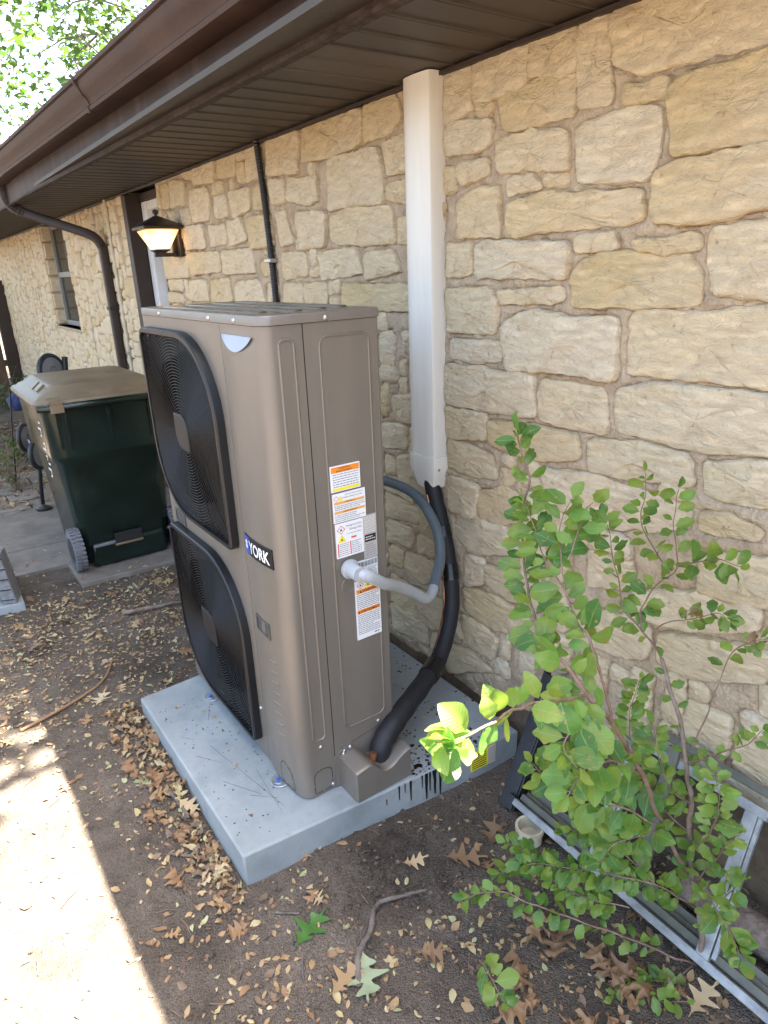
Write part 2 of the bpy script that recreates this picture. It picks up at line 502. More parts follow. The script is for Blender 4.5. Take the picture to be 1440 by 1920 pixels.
BARK = M('grey brown bark', (0.14, 0.10, 0.075), 0.9, scale=30, bump=0.8, bscale=80, c2=(0.26, 0.20, 0.155))
TWIG = M('reddish twig bark', (0.15, 0.085, 0.055), 0.8, scale=40, bump=0.4, bscale=150, c2=(0.25, 0.165, 0.115))
STICK = M('dead wood', (0.085, 0.066, 0.052), 0.9, scale=30, bump=0.7, bscale=120, c2=(0.17, 0.138, 0.11))
WOOD = M('weathered wood', (0.10, 0.058, 0.036), 0.85, scale=10, bump=0.5, bscale=60, c2=(0.17, 0.10, 0.06))
GREYBLOCK = M('weathered grey block', (0.13, 0.13, 0.135), 0.9, scale=20, bump=0.5, bscale=90, c2=(0.22, 0.22, 0.22))
POT = M('slate plastic', (0.04, 0.055, 0.07), 0.5, bump=0.05)
BLUECLOTH = M('blue cloth', (0.015, 0.03, 0.10), 0.7, bump=0.2)
LEAFG = leafmat('bush leaf', [(0.15, 0.29, 0.055), (0.10, 0.22, 0.04), (0.055, 0.145, 0.028), (0.16, 0.30, 0.055), (0.21, 0.29, 0.05), (0.08, 0.18, 0.033)], 0.4, 0.45, veins=True, spots=0.025, spotcol=(0.30, 0.22, 0.06))
LEAFTREE = leafmat('tree leaf', [(0.035, 0.075, 0.014), (0.055, 0.105, 0.018), (0.07, 0.12, 0.022), (0.04, 0.085, 0.02)], 0.5, 0.4)
DRYCOLS = [[(0.36, 0.25, 0.13), (0.30, 0.19, 0.09), (0.42, 0.31, 0.17)], [(0.22, 0.125, 0.06), (0.27, 0.155, 0.075), (0.17, 0.10, 0.055)],
           [(0.44, 0.36, 0.20), (0.38, 0.30, 0.14), (0.46, 0.38, 0.24)], [(0.27, 0.29, 0.13), (0.33, 0.33, 0.16), (0.36, 0.34, 0.20)],
           [(0.12, 0.08, 0.055), (0.16, 0.11, 0.075), (0.20, 0.14, 0.09)]]
DRY = [leafmat('dry leaf %s' % w, c_, 0.7, 0.12) for w, c_ in zip(('tan', 'brown', 'straw', 'olive', 'dark'), DRYCOLS)]
GREENOAK = leafmat('fresh oak leaf', [(0.05, 0.14, 0.025), (0.07, 0.17, 0.03)], 0.45, 0.2)
PALEOAK = leafmat('pale oak leaf', [(0.24, 0.30, 0.17), (0.30, 0.34, 0.20)], 0.6, 0.2)

def soilmat():
    m, n, l, b = newmat('soil')
    tc = n.new('ShaderNodeTexCoord')
    n1 = n.new('ShaderNodeTexNoise'); n1.inputs['Scale'].default_value = 3.0; n1.inputs['Detail'].default_value = 5; n1.inputs['Roughness'].default_value = 0.7
    l.new(tc.outputs['Object'], n1.inputs['Vector'])
    cr = n.new('ShaderNodeValToRGB')
    cr.color_ramp.elements[0].position = 0.3; cr.color_ramp.elements[0].color = (0.056, 0.044, 0.034, 1)
    cr.color_ramp.elements[1].position = 0.7; cr.color_ramp.elements[1].color = (0.172, 0.138, 0.107, 1)
    l.new(n1.outputs['Fac'], cr.inputs['Fac'])
    v = n.new('ShaderNodeTexVoronoi'); v.inputs['Scale'].default_value = 240.0
    l.new(tc.outputs['Object'], v.inputs['Vector'])
    hs = n.new('ShaderNodeMapRange'); hs.inputs['From Min'].default_value = 0; hs.inputs['From Max'].default_value = 1
    hs.inputs['To Min'].default_value = 0.8; hs.inputs['To Max'].default_value = 1.2
    sep = n.new('ShaderNodeSeparateColor'); l.new(v.outputs['Color'], sep.inputs[0]); l.new(sep.outputs[0], hs.inputs['Value'])
    mx = n.new('ShaderNodeVectorMath'); mx.operation = 'SCALE'
    l.new(cr.outputs['Color'], mx.inputs[0]); l.new(hs.outputs['Result'], mx.inputs['Scale'])
    l.new(mx.outputs[0], b.inputs['Base Color'])
    b.inputs['Roughness'].default_value = 0.95; b.inputs['Specular IOR Level'].default_value = 0.15
    n2 = n.new('ShaderNodeTexNoise'); n2.inputs['Scale'].default_value = 90.0; n2.inputs['Detail'].default_value = 6
    l.new(tc.outputs['Object'], n2.inputs['Vector'])
    ad = n.new('ShaderNodeMath'); ad.operation = 'MULTIPLY_ADD'; ad.inputs[1].default_value = -0.6
    l.new(v.outputs['Distance'], ad.inputs[0]); l.new(n2.outputs['Fac'], ad.inputs[2])
    bp = n.new('ShaderNodeBump'); bp.inputs['Strength'].default_value = 0.8; bp.inputs['Distance'].default_value = 0.012
    l.new(ad.outputs[0], bp.inputs['Height']); l.new(bp.outputs['Normal'], b.inputs['Normal'])
    return m
SOIL = soilmat()

def glowglass():
    m, n, l, b = newmat('lit amber glass')
    b.inputs['Base Color'].default_value = (0.85, 0.62, 0.35, 1)
    b.inputs['Roughness'].default_value = 0.4
    tc = n.new('ShaderNodeTexCoord')
    ds = n.new('ShaderNodeVectorMath'); ds.operation = 'DISTANCE'
    ds.inputs[1].default_value = (-0.115, -0.02, 0.085)          # the bulb behind the glass
    l.new(tc.outputs['Object'], ds.inputs[0])
    cr = n.new('ShaderNodeValToRGB')
    e = cr.color_ramp.elements
    e[0].position = 0.035; e[0].color = (1.0, 0.62, 0.22, 1)
    e[1].position = 0.115; e[1].color = (0.30, 0.10, 0.015, 1)
    l.new(ds.outputs['Value'], cr.inputs['Fac']); l.new(cr.outputs['Color'], b.inputs['Emission Color'])
    b.inputs['Emission Strength'].default_value = 0.42
    return m
def windowglass():
    m, n, l, b = newmat('dark window glass')
    b.inputs['Base Color'].default_value = (0.012, 0.013, 0.014, 1); b.inputs['Roughness'].default_value = 0.12
    return m
GLOW = glowglass(); GLASS = windowglass()

# ------------------------------------------------------------------ ground
def gz(x, y):
    t = min(1, max(0, (y - 1.3) / 0.9))
    h = 0.035 * t * t * (3 - 2 * t)
    d = max(abs(x - 0.5) / 2.5, abs(y - 2) / 4)
    k = max(0.0, 1 - max(0, d - 1))
    h += k * (0.010 * nz3(x * 2.1, y * 2.1, 3) + 0.006 * nz3(x * 7, y * 7, 9) + 0.004 * nz3(x * 23, y * 23, 5) + 0.002 * nz3(x * 60, y * 60, 1))
    # settle against the slab, slightly raised soil at the wall
    if x > 1.25:
        h += 0.05 * min(1, (x - 1.25) / 0.2) * (1 if y < 1.2 else 0.3)
    # loose dug soil in front of the slab
    e = math.exp(-(((x - 0.78) / 0.22) ** 2 + ((y - 1.12) / 0.16) ** 2))
    h += e * (0.012 + 0.012 * nz3(x * 30, y * 30, 7) + 0.008 * nz3(x * 70, y * 70, 2))
    return h

def axis_vals(lo, hi, f0, f1, fine, far):
    out = []
    v = f0
    while v < f1 + 1e-6:
        out.append(v); v += fine
    s = fine; v = f0
    left = []
    while v > lo:
        s = min(s * 1.35, far); v -= s; left.append(v)
    s = fine; v = out[-1]; rt = []
    while v < hi:
        s = min(s * 1.35, far); v += s; rt.append(v)
    return left[::-1] + out + rt
gx = axis_vals(-700, 700, -0.5, 1.5, 0.02, 150)
gy = axis_vals(-700, 900, 0.3, 3.6, 0.02, 150)
mb = MB()
NX = len(gx)
mb.v = [(x, y, gz(x, y)) for y in gy for x in gx]
mb.f = [(j * NX + i, j * NX + i + 1, (j + 1) * NX + i + 1, (j + 1) * NX + i) for j in range(len(gy) - 1) for i in range(NX - 1)]
mb.mi = [0] * len(mb.f)
ground = kind(part('ground', mb, SOIL, sm=180, fix=False), 'structure')
PATHZ = 0.062
def flat_slab(outline, z0, z1):
    return MB().prism(outline, lambda u, v, d: (u, v, d), z0, z1)
path = kind(part('path', flat_slab([(-1.6, 3.86), (0.50, 3.80), (0.50, 3.47), (1.40, 3.42), (1.40, 4.10), (-1.6, 4.33)], -0.05, PATHZ), PATHC, bevel=0.006), 'structure')
part('paving_slab', flat_slab([(-1.6, 4.345), (1.40, 4.115), (1.40, 4.93), (-1.6, 5.14)], -0.05, PATHZ - 0.003), PATHC, path, bevel=0.006)
# small pavers beyond the path
for j in range(5):
    for i in range(9):
        x0 = -0.55 + i * 0.215 + (0.1 if j % 2 else 0) ; y0 = 5.12 + j * 0.215 - 0.02 * i
        part('paver', flat_slab([(x0, y0), (x0 + 0.205, y0 - 0.014), (x0 + 0.205, y0 + 0.19), (x0, y0 + 0.204)], -0.03, 0.052 + R.uniform(-.006, .006)), PATHC, path, bevel=0.004)

WINFRAME = M('grey window frame', (0.26, 0.25, 0.225), 0.5, var=0.1, bump=0.05)
STONES = [
 [1.697,2.036,1.596,2.036,1.59,1.933,1.696,1.915],
 [1.584,2.042,1.37,2.042,1.378,1.974,1.411,1.952,1.485,1.945,1.576,1.95],
 [1.366,2.041,1.23,2.037,1.224,1.955,1.264,1.95,1.374,1.971],
 [1.217,2.036,1.14,2.035,1.121,1.863,1.208,1.869],
 [1.133,2.027,1.047,2.034,0.789,1.984,0.753,1.909,0.801,1.903,0.939,1.909,1.044,1.908,1.116,1.94],
 [1.572,1.941,1.497,1.929,1.505,1.904,1.571,1.913],
 [1.48,1.945,1.403,1.947,1.226,1.938,1.224,1.86,1.33,1.862,1.453,1.861],
 [1.698,1.906,1.562,1.898,1.502,1.883,1.508,1.843,1.543,1.829,1.697,1.833],
 [1.087,1.885,0.973,1.878,0.972,1.847,1.033,1.855,1.085,1.86],
 [0.969,1.863,0.9,1.873,0.772,1.878,0.723,1.871,0.702,1.745,0.768,1.74,0.948,1.734],
 [1.486,1.834,1.352,1.838,1.241,1.818,1.237,1.743,1.348,1.76,1.471,1.761],
 [1.632,1.798,1.515,1.797,1.51,1.76,1.607,1.751,1.627,1.756],
 [1.215,1.828,1.083,1.838,0.991,1.826,0.988,1.73,1.01,1.697,1.094,1.7,1.198,1.707],
 [1.699,1.794,1.652,1.792,1.647,1.734,1.7,1.73],
 [1.44,1.736,1.346,1.736,1.322,1.707,1.434,1.702],
 [1.316,1.732,1.238,1.729,1.237,1.708,1.314,1.709],
 [1.637,1.697,1.56,1.723,1.469,1.725,1.466,1.601,1.637,1.608],
 [1.433,1.674,1.305,1.684,1.018,1.666,1.013,1.619,1.042,1.607,1.191,1.61,1.426,1.602],
 [0.987,1.69,0.956,1.709,0.747,1.718,0.698,1.715,0.682,1.621,0.749,1.615,0.889,1.597,0.972,1.607],
 [1.689,1.585,1.582,1.584,1.581,1.502,1.689,1.497],
 [1.562,1.577,1.51,1.58,1.223,1.565,1.213,1.521,1.225,1.491,1.566,1.492],
 [1.192,1.582,1.082,1.583,1.08,1.553,1.193,1.55],
 [1.028,1.563,0.87,1.567,0.867,1.544,0.959,1.543,1.017,1.548],
 [1.197,1.499,1.157,1.528,1.104,1.536,0.902,1.53,0.861,1.494,0.852,1.431,1.01,1.423,1.194,1.42],
 [0.839,1.576,0.726,1.581,0.675,1.58,0.653,1.445,0.705,1.447,0.819,1.452,0.839,1.521],
 [1.69,1.454,1.489,1.451,1.469,1.417,1.472,1.335,1.691,1.33],
 [1.47,1.451,1.231,1.458,1.229,1.43,1.447,1.424],
 [1.674,1.3,1.553,1.3,1.457,1.306,1.455,1.257,1.573,1.244,1.674,1.254],
 [1.449,1.348,1.388,1.388,1.313,1.397,1.202,1.377,1.057,1.388,1.047,1.241,1.163,1.252,1.288,1.247,1.418,1.238],
 [1.019,1.389,1.008,1.405,0.843,1.403,0.701,1.421,0.65,1.424,0.625,1.273,0.678,1.274,0.795,1.273,1.013,1.267],
 [1.691,1.22,1.552,1.222,1.417,1.218,1.32,1.228,1.31,1.11,1.5,1.106,1.692,1.105],
 [1.294,1.212,1.175,1.213,1.081,1.209,1.061,1.103,1.183,1.104,1.293,1.109],
 [1.044,1.213,0.93,1.243,0.817,1.241,0.621,1.246,0.601,1.128,0.656,1.132,0.8,1.111,0.947,1.117,1.035,1.119],
 [1.692,1.079,1.509,1.083,1.503,1.009,1.693,0.986],
 [1.489,1.065,1.312,1.077,1.158,1.077,1.146,1.023,1.29,0.99,1.482,0.998],
 [1.12,1.072,0.969,1.088,0.829,1.084,0.82,1.034,0.827,1.024,0.973,1.005,1.113,0.995],
 [1.687,0.972,1.549,0.968,1.481,0.951,1.464,0.892,1.569,0.876,1.688,0.881],
 [1.682,0.846,1.536,0.841,1.556,0.733,1.683,0.731],
 [1.546,0.815,1.433,0.862,1.365,0.853,1.362,0.773,1.45,0.747,1.534,0.747],
 [1.272,0.96,1.112,0.976,0.963,0.968,0.814,0.96,0.809,0.921,0.921,0.882,1.056,0.848,1.249,0.869],
 [0.79,1.079,0.652,1.106,0.599,1.115,0.586,1.032,0.639,1.018,0.732,1.009,0.784,1.012],
 [0.782,0.96,0.726,0.967,0.648,0.952,0.646,0.937,0.78,0.918],
 [1.647,0.715,1.419,0.733,1.348,0.67,1.566,0.598,1.647,0.639],
 [1.6,0.578,1.51,0.591,1.508,0.508,1.588,0.469],
 [1.499,0.57,1.345,0.601,1.251,0.597,1.256,0.525,1.381,0.499,1.492,0.514],
 [1.605,0.454,1.453,0.47,1.329,0.454,1.26,0.435,1.336,0.385,1.483,0.353,1.605,0.373],
 [1.086,0.758,0.95,0.777,0.949,0.699,1.086,0.66],
 [0.772,0.862,0.619,0.892,0.564,0.901,0.548,0.805,0.604,0.793,0.759,0.76],
 [0.934,0.691,0.764,0.758,0.621,0.775,0.618,0.724,0.77,0.662,0.928,0.633],
 [1.617,0.331,1.505,0.343,1.437,0.303,1.469,0.225,1.61,0.231],
 [1.699,0.18,1.573,0.201,1.456,0.179,1.7,0.053],
 [1.144,0.564,0.947,0.611,0.877,0.607,0.882,0.523,0.978,0.483,1.137,0.468],
 [0.851,0.606,0.709,0.646,0.586,0.68,0.576,0.614,0.752,0.527,0.842,0.529],
 [3.883,2.044,3.703,2.044,3.72,1.998,3.837,2.016],
 [3.68,2.037,3.395,2.042,3.412,1.952,3.691,1.969],
 [3.37,2.045,3.165,2.045,3.181,1.953,3.385,1.965],
 [3.041,2.025,2.916,2.039,2.918,1.915,3.05,1.912],
 [2.837,2.038,2.566,2.032,2.583,1.89,2.838,1.913],
 [2.537,2.031,2.118,2.027,2.127,1.927,2.308,1.918,2.554,1.926],
 [2.102,2.027,1.931,2.026,1.915,1.968,1.976,1.936,2.11,1.93],
 [4.058,2.018,3.831,1.998,3.874,1.889,4.099,1.889],
 [4.203,2.014,4.094,2.008,4.114,1.891,4.239,1.901],
 [3.451,1.939,3.325,1.938,3.337,1.899,3.466,1.895],
 [3.743,1.94,3.528,1.927,3.494,1.881,3.561,1.793,3.755,1.798,3.787,1.873],
 [3.458,1.882,3.309,1.88,3.302,1.791,3.464,1.79],
 [3.264,1.884,3.038,1.884,3.058,1.803,3.229,1.777],
 [2.989,1.887,2.889,1.883,2.874,1.788,3.003,1.791],
 [2.851,1.894,2.71,1.878,2.709,1.802,2.82,1.794],
 [2.679,1.874,2.449,1.862,2.44,1.778,2.549,1.777,2.683,1.807],
 [2.349,1.899,2.074,1.897,2.031,1.896,2.005,1.8,2.01,1.733,2.215,1.745,2.376,1.74],
 [2.004,1.909,1.879,1.916,1.878,1.818,1.983,1.817],
 [1.985,1.781,1.879,1.786,1.882,1.722,1.988,1.74],
 [4.153,1.874,3.992,1.852,4.011,1.806,4.15,1.845],
 [3.959,1.859,3.812,1.866,3.826,1.793,3.931,1.782],
 [3.935,1.772,3.633,1.767,3.617,1.663,3.92,1.662],
 [3.56,1.758,3.358,1.753,3.371,1.67,3.566,1.665],
 [3.322,1.759,3.159,1.764,3.111,1.673,3.307,1.658],
 [3.089,1.759,2.863,1.758,2.852,1.638,3.06,1.635],
 [2.793,1.756,2.717,1.757,2.673,1.637,2.783,1.631],
 [2.63,1.747,2.397,1.735,2.412,1.618,2.606,1.613],
 [2.373,1.708,2.253,1.73,1.979,1.716,1.953,1.609,2.155,1.61,2.37,1.629],
 [1.935,1.671,1.879,1.681,1.882,1.6,1.938,1.603],
 [4.311,1.635,3.908,1.618,3.916,1.52,4.297,1.514],
 [3.886,1.636,3.454,1.63,3.469,1.542,3.867,1.534],
 [3.419,1.629,3.081,1.628,3.055,1.531,3.414,1.528],
 [2.998,1.566,2.86,1.597,2.853,1.5,2.989,1.517],
 [2.78,1.601,2.578,1.59,2.567,1.512,2.792,1.496],
 [2.474,1.587,2.192,1.596,2.163,1.513,2.457,1.496],
 [2.134,1.575,1.966,1.575,1.927,1.515,2.141,1.49],
 [4.285,1.503,4.03,1.496,4.035,1.445,4.292,1.449],
 [4.318,1.427,4.079,1.413,4.062,1.377,4.343,1.372],
 [3.942,1.49,3.675,1.494,3.655,1.394,3.966,1.389],
 [3.624,1.489,3.375,1.501,3.358,1.398,3.632,1.385],
 [3.29,1.478,3.035,1.49,2.997,1.395,3.314,1.39],
 [2.952,1.469,2.84,1.477,2.856,1.398,2.958,1.396],
 [2.779,1.473,2.613,1.469,2.617,1.394,2.785,1.391],
 [2.59,1.469,2.417,1.475,2.42,1.398,2.593,1.395],
 [2.314,1.468,1.877,1.465,1.87,1.392,2.324,1.381],
 [2.077,1.298,1.975,1.31,1.986,1.197,2.079,1.186],
 [1.929,1.312,1.873,1.318,1.876,1.247,1.926,1.246],
 [2.073,1.183,1.975,1.185,1.978,1.139,2.07,1.133],
 [1.893,1.226,1.849,1.232,1.853,1.122,1.892,1.121],
 [2.071,1.115,2.027,1.127,2.04,1.005,2.072,0.997],
 [1.999,1.076,1.876,1.102,1.874,1.009,1.943,0.998,1.995,1.041],
 [2.068,0.967,1.927,0.979,1.93,0.898,2.067,0.884],
 [1.898,0.977,1.835,0.991,1.838,0.901,1.901,0.889],
 [2.069,0.844,1.993,0.841,1.997,0.778,2.068,0.77],
 [1.974,0.852,1.878,0.879,1.791,0.774,1.792,0.744,1.979,0.759],
 [2.066,0.69,1.862,0.688,1.858,0.627,2.065,0.592],
 [2.06,0.577,1.901,0.579,1.904,0.51,2.065,0.491],
 [1.871,0.568,1.751,0.575,1.752,0.52,1.867,0.505],
 [2.06,0.463,1.968,0.472,1.971,0.395,2.064,0.393],
 [1.942,0.472,1.752,0.489,1.776,0.424,1.847,0.381,1.951,0.41],
 [1.742,0.437,1.686,0.45,1.687,0.378,1.742,0.372],
 [2.06,0.337,1.849,0.331,1.709,0.353,1.722,0.224,1.852,0.209,2.06,0.229],
 [2.061,0.201,1.828,0.211,1.818,0.111,2.061,0.091],
 [1.792,0.184,1.711,0.196,1.746,0.119,1.794,0.114],
]
# ------------------------------------------------------------------ house
XF = 1.443          # stone face
XM = 1.4485          # mortar face
ZT = 2.05           # soffit height
house = thing('house', 'cream limestone house with brown eave, white side door and wall lamp', 'house', (1.6, 4.0, 0.0))

def basez(y):
    return 0.06 + 0.20 * min(1, max(0, (1.5 - y) / 0.7))

def xfa(y):          # fascia line, slightly out of parallel with the wall
    return 1.02 - 0.028 * (min(max(y, 0.8), 5.2) - 1.3)

def in_poly(px, py, P):
    c_ = False; j = len(P) - 1
    for i in range(len(P)):
        if (P[i][1] > py) != (P[j][1] > py) and px < (P[j][0] - P[i][0]) * (py - P[i][1]) / (P[j][1] - P[i][1]) + P[i][0]:
            c_ = not c_
        j = i
    return c_

def fill_region(y0, y1, polys, rnd, blocked, wr=(0.09, 0.27), hr=(0.06, 0.14), g=0.01):
    nu = int((y1 - y0) / g); nv = int(2.04 / g)
    occ = [[False] * nv for _ in range(nu)]
    for i in range(nu):
        yy = y0 + (i + .5) * g
        bz = basez(yy)
        for k in range(nv):
            zz = (k + .5) * g
            if zz < bz or blocked(yy, zz):
                occ[i][k] = True
    for P in polys:
        ya = min(p[0] for p in P); yb = max(p[0] for p in P); za = min(p[1] for p in P); zb = max(p[1] for p in P)
        for i in range(max(0, int((ya - y0) / g) - 2), min(nu, int((yb - y0) / g) + 3)):
            for k in range(max(0, int(za / g) - 2), min(nv, int(zb / g) + 3)):
                yy = y0 + (i + .5) * g; zz = (k + .5) * g
                if in_poly(yy, zz, P) or in_poly(yy + g, zz, P) or in_poly(yy - g, zz, P) or in_poly(yy, zz + g, P) or in_poly(yy, zz - g, P):
                    occ[i][k] = True
    out = []
    for k in range(nv):
        for i in range(nu):
            if occ[i][k]:
                continue
            h = int(rnd.uniform(*hr) / g); w = int(rnd.uniform(*wr) / g)
            if rnd.random() < .2:
                h = max(4, h // 2)
            hh = 0
            while hh < h and k + hh < nv and not occ[i][k + hh]:
                hh += 1
            ww = 0
            while ww < w and i + ww < nu and all(not occ[i + ww][k + q] for q in range(hh)):
                ww += 1
            for a in range(ww):
                for q in range(hh):
                    occ[i + a][k + q] = True
            if ww >= 5 and hh >= 4:
                m_ = 0.0065
                ya = y0 + i * g + m_; yb = y0 + (i + ww) * g - m_; za = k * g + m_; zb = (k + hh) * g - m_
                j = lambda: rnd.uniform(-.007, .007)
                out.append([(ya + j(), za + j()), (yb + j(), za + j()), (yb + j(), zb + j()), (ya + j(), zb + j())])
    return out

def resample(P, N):
    P = [Vector((a, b)) for a, b in P]
    for _ in range(2):                       # corner cutting
        Q = []
        for i in range(len(P)):
            a, b = P[i], P[(i + 1) % len(P)]
            L = (b - a).length
            t = min(0.25, 0.009 / max(L, 1e-4))
            Q += [a.lerp(b, t), a.lerp(b, 1 - t)]
        P = Q
    L = [(P[(i + 1) % len(P)] - P[i]).length for i in range(len(P))]
    tot = sum(L); out = []; i = 0; acc = 0
    for k in range(N):
        d = tot * k / N
        while acc + L[i] < d:
            acc += L[i]; i += 1
        out.append(P[i].lerp(P[(i + 1) % len(P)], (d - acc) / max(L[i], 1e-6)))
    return out

OUTP = []
OUT = []      # all stone outlines, for the joints
def stone_into(mb, P, rnd, N=36, insets=((0, 0.016), (0.0025, 0.0025), (0.006, -0.002), (0.018, -0.0035), (0.04, -0.004), (0.07, -0.0045), (0.105, -0.005)), amp=0.009, grow=0.0125):
    c0 = sum((Vector(q) for q in P), Vector((0, 0))) / len(P)
    V = [Vector(q) for q in P]; P = []
    sgn = 1 if sum(V[i - 1].x * V[i].y - V[i].x * V[i - 1].y for i in range(len(V))) > 0 else -1
    for i in range(len(V)):
        e1 = (V[i] - V[i - 1]).normalized(); e2 = (V[(i + 1) % len(V)] - V[i]).normalized()
        nn = Vector((e1.y + e2.y, -(e1.x + e2.x))) * sgn
        P.append(tuple(V[i] + nn.normalized() * grow))
    O = resample(P, N)
    c_ = sum(O, Vector((0, 0))) / N
    sd_ = rnd.uniform(0, 99)
    tilt = (rnd.uniform(-.03, .03), rnd.uniform(-.05, .05)); push = rnd.uniform(-.007, .004)
    jit = [Vector((nz3(p.x * 28, p.y * 28, sd_), nz3(p.x * 28, p.y * 28, sd_ + 9))) * 0.0065 for p in O]
    OUT.extend((p.x, p.y, c_.x, c_.y) for p in (a + b_ for a, b_ in zip(O, jit)))
    OUTP.append([tuple(a + b_) for a, b_ in zip(O, jit)])
    rings = []
    for ins, dep in insets:
        ring = []
        for p, jv in zip(O, jit):
            v = p + jv - c_
            L = v.length
            k = max(0.12, 1 - ins / max(L, 1e-4)) if ins else 1.0
            q = c_ + v * k
            if ins:
                q = q + Vector((nz3(q.x * 40, q.y * 40, sd_ + 4), nz3(q.x * 40, q.y * 40, sd_ + 6))) * 0.002
            rough = amp * nz3(q.x * 11, q.y * 16 + q.x * 6, sd_) + amp * .9 * abs(nz3(q.x * 24, q.y * 36 + q.x * 18, sd_)) - amp * .2 + amp * .5 * abs(nz3(q.x * 60, q.y * 80 + q.x * 40, sd_))
            x = XF + push + dep + (rough if ins > 0.003 else 0) + tilt[0] * (q.x - c_.x) + tilt[1] * (q.y - c_.y)
            if ins == 0:
                x = XM + 0.012
            ring.append((x, q.x, q.y))
        rings.append(ring)
    k0 = len(mb.v)
    mb.loft(rings, caps=False)
    x = XF + push - 0.005 + amp * nz3(c_.x * 11, c_.y * 16, sd_)
    mb.v.append((x, c_.x, c_.y)); ci = len(mb.v) - 1
    b0 = k0 + (len(insets) - 1) * N
    for i in range(N):
        mb.f.append((b0 + i, b0 + (i + 1) % N, ci)); mb.mi.append(0)
    return (XF, c_.x, c_.y)

DOOR0, DOOR1 = 4.305, 4.95
WIN0, WIN1, WINZ = 6.93, 8.0, 1.08
WEND = 12.0
digit = [[(s[i], s[i + 1]) for i in range(0, len(s), 2)] for s in STONES]
rs = random.Random(11)
near_fill = fill_region(0.25, DOOR0, digit, rs, lambda y, z: False)
far_fill = fill_region(DOOR1 + 0.02, WEND, [], rs, lambda y, z: WIN0 - .01 < y < WIN1 + .01 and z > WINZ - .02, wr=(0.10, 0.30), hr=(0.07, 0.16))

def area(P):
    return abs(sum(P[i][0] * P[(i + 1) % len(P)][1] - P[(i + 1) % len(P)][0] * P[i][1] for i in range(len(P)))) / 2
def hidden(P):       # behind the heat pump from the photograph's viewpoint
    cy = sum(p[0] for p in P) / len(P); cz = sum(p[1] for p in P) / len(P)
    return 1.95 < cy < 4.2 and cz < 1.30 and cy > 2.0
cand = []
for P in digit + near_fill + far_fill:
    cy = sum(p[0] for p in P) / len(P); cz = sum(p[1] for p in P) / len(P)
    d = math.sqrt(1.45 ** 2 + cy ** 2 + (cz - 1.5) ** 2)
    cand.append((area(P) * 1.45 / d ** 3 * (0.02 if hidden(P) else 1), cy, P))
cand.sort(key=lambda t: -t[0])

# mortar-faced walls with openings
def wall_panel(y0, y1, z0, z1, step):
    mb = MB()
    nu = max(2, int((y1 - y0) / step)); nv = max(2, int((z1 - z0) / step))
    for k in range(nv + 1):
        for i in range(nu + 1):
            y = y0 + (y1 - y0) * i / nu; z = z0 + (z1 - z0) * k / nv
            edge = i in (0, nu) or k in (0, nv)
            d = 0.0 if edge else (joint(y, z) if step < .03 else 0) + 0.004 * nz3(y * 9, z * 9, 2) + 0.005 * nz3(y * 24, z * 30, 5) + 0.0035 * nz3(y * 60, z * 60, 8)
            mb.v.append((XM + d, y, z))
    mb.f = [(k * (nu + 1) + i, k * (nu + 1) + i + 1, (k + 1) * (nu + 1) + i + 1, (k + 1) * (nu + 1) + i) for k in range(nv) for i in range(nu)]
    mb.mi = [0] * len(mb.f)
    # sides and back
    X2 = 1.66
    A = [(XM, y0, z0), (XM, y1, z0), (XM, y1, z1), (XM, y0, z1)]; B = [(X2, a[1], a[2]) for a in A]
    mb.add(A + B, [(4, 5, 6, 7), (0, 1, 5, 4), (1, 2, 6, 5), (2, 3, 7, 6), (3, 0, 4, 7)])
    return mb
wall = part('wall', wall_panel(-3.0, 0.25, -0.1, ZT, 0.2), MORTAR, house, fix=False)
wall['label'] = 'rough limestone wall with grey mortar joints'
rs = random.Random(5)
NOBJ = 280
rest = MB()
for idx, (w, cy, P) in enumerate(cand):
    if idx < NOBJ:
        mb = MB()
        big = idx < 170
        c_ = stone_into(mb, P, rs, 64 if idx < 70 else (40 if big else 20)) if big else stone_into(mb, P, rs, 20, ((0, .016), (.004, .003), (.012, -.001), (.03, -.003)))
        part('stone', mb, LIME, wall, sm=60, fix=False, origin=c_)
    else:
        stone_into(rest, P, rs, 12, ((0, .016), (.005, .002), (.02, -.003)))
kind(part('small_stones', rest, LIME, wall, sm=60, fix=False), 'stuff')
from mathutils import kdtree
KD = kdtree.KDTree(len(OUT))
for i, q in enumerate(OUT):
    KD.insert((q[0], q[1], 0), i)
KD.balance()
GRID = {}
for P_ in OUTP:
    a0 = int(min(p[0] for p in P_) * 10); a1 = int(max(p[0] for p in P_) * 10); b0 = int(min(p[1] for p in P_) * 10); b1 = int(max(p[1] for p in P_) * 10)
    for ia in range(a0, a1 + 1):
        for ib in range(b0, b1 + 1):
            GRID.setdefault((ia, ib), []).append(P_)
def joint(y, z):
    """mortar relief: sunk beside the stones, fuller in the middle of a joint"""
    co, idx, dd = KD.find((y, z, 0))
    ins = any(in_poly(y, z, P_) for P_ in GRID.get((int(y * 10), int(z * 10)), ()))
    if ins:
        return 0.028 if dd > .010 else 0.009
    k = .5 + nz3(y * 6, z * 6, 21)
    return 0.0085 * k * math.exp(-(dd / .006) ** 2) - 0.0035 * min(1, dd / .014)
part('mortar_bed', wall_panel(0.25, 2.7, -0.1, ZT, 0.0085), MORTAR, wall, sm=70, fix=False)
part('mortar_bed', wall_panel(2.7, DOOR0, -0.1, ZT, 0.014), MORTAR, wall, sm=60, fix=False)
part('mortar_bed', wall_panel(DOOR1, WIN0, -0.1, ZT, 0.025), MORTAR, wall, sm=60, fix=False)
part('mortar_bed', wall_panel(WIN0, WIN1, -0.1, WINZ, 0.05), MORTAR, wall, sm=60, fix=False)
part('mortar_bed', wall_panel(WIN1, WEND, -0.1, ZT, 0.05), MORTAR, wall, sm=60, fix=False)
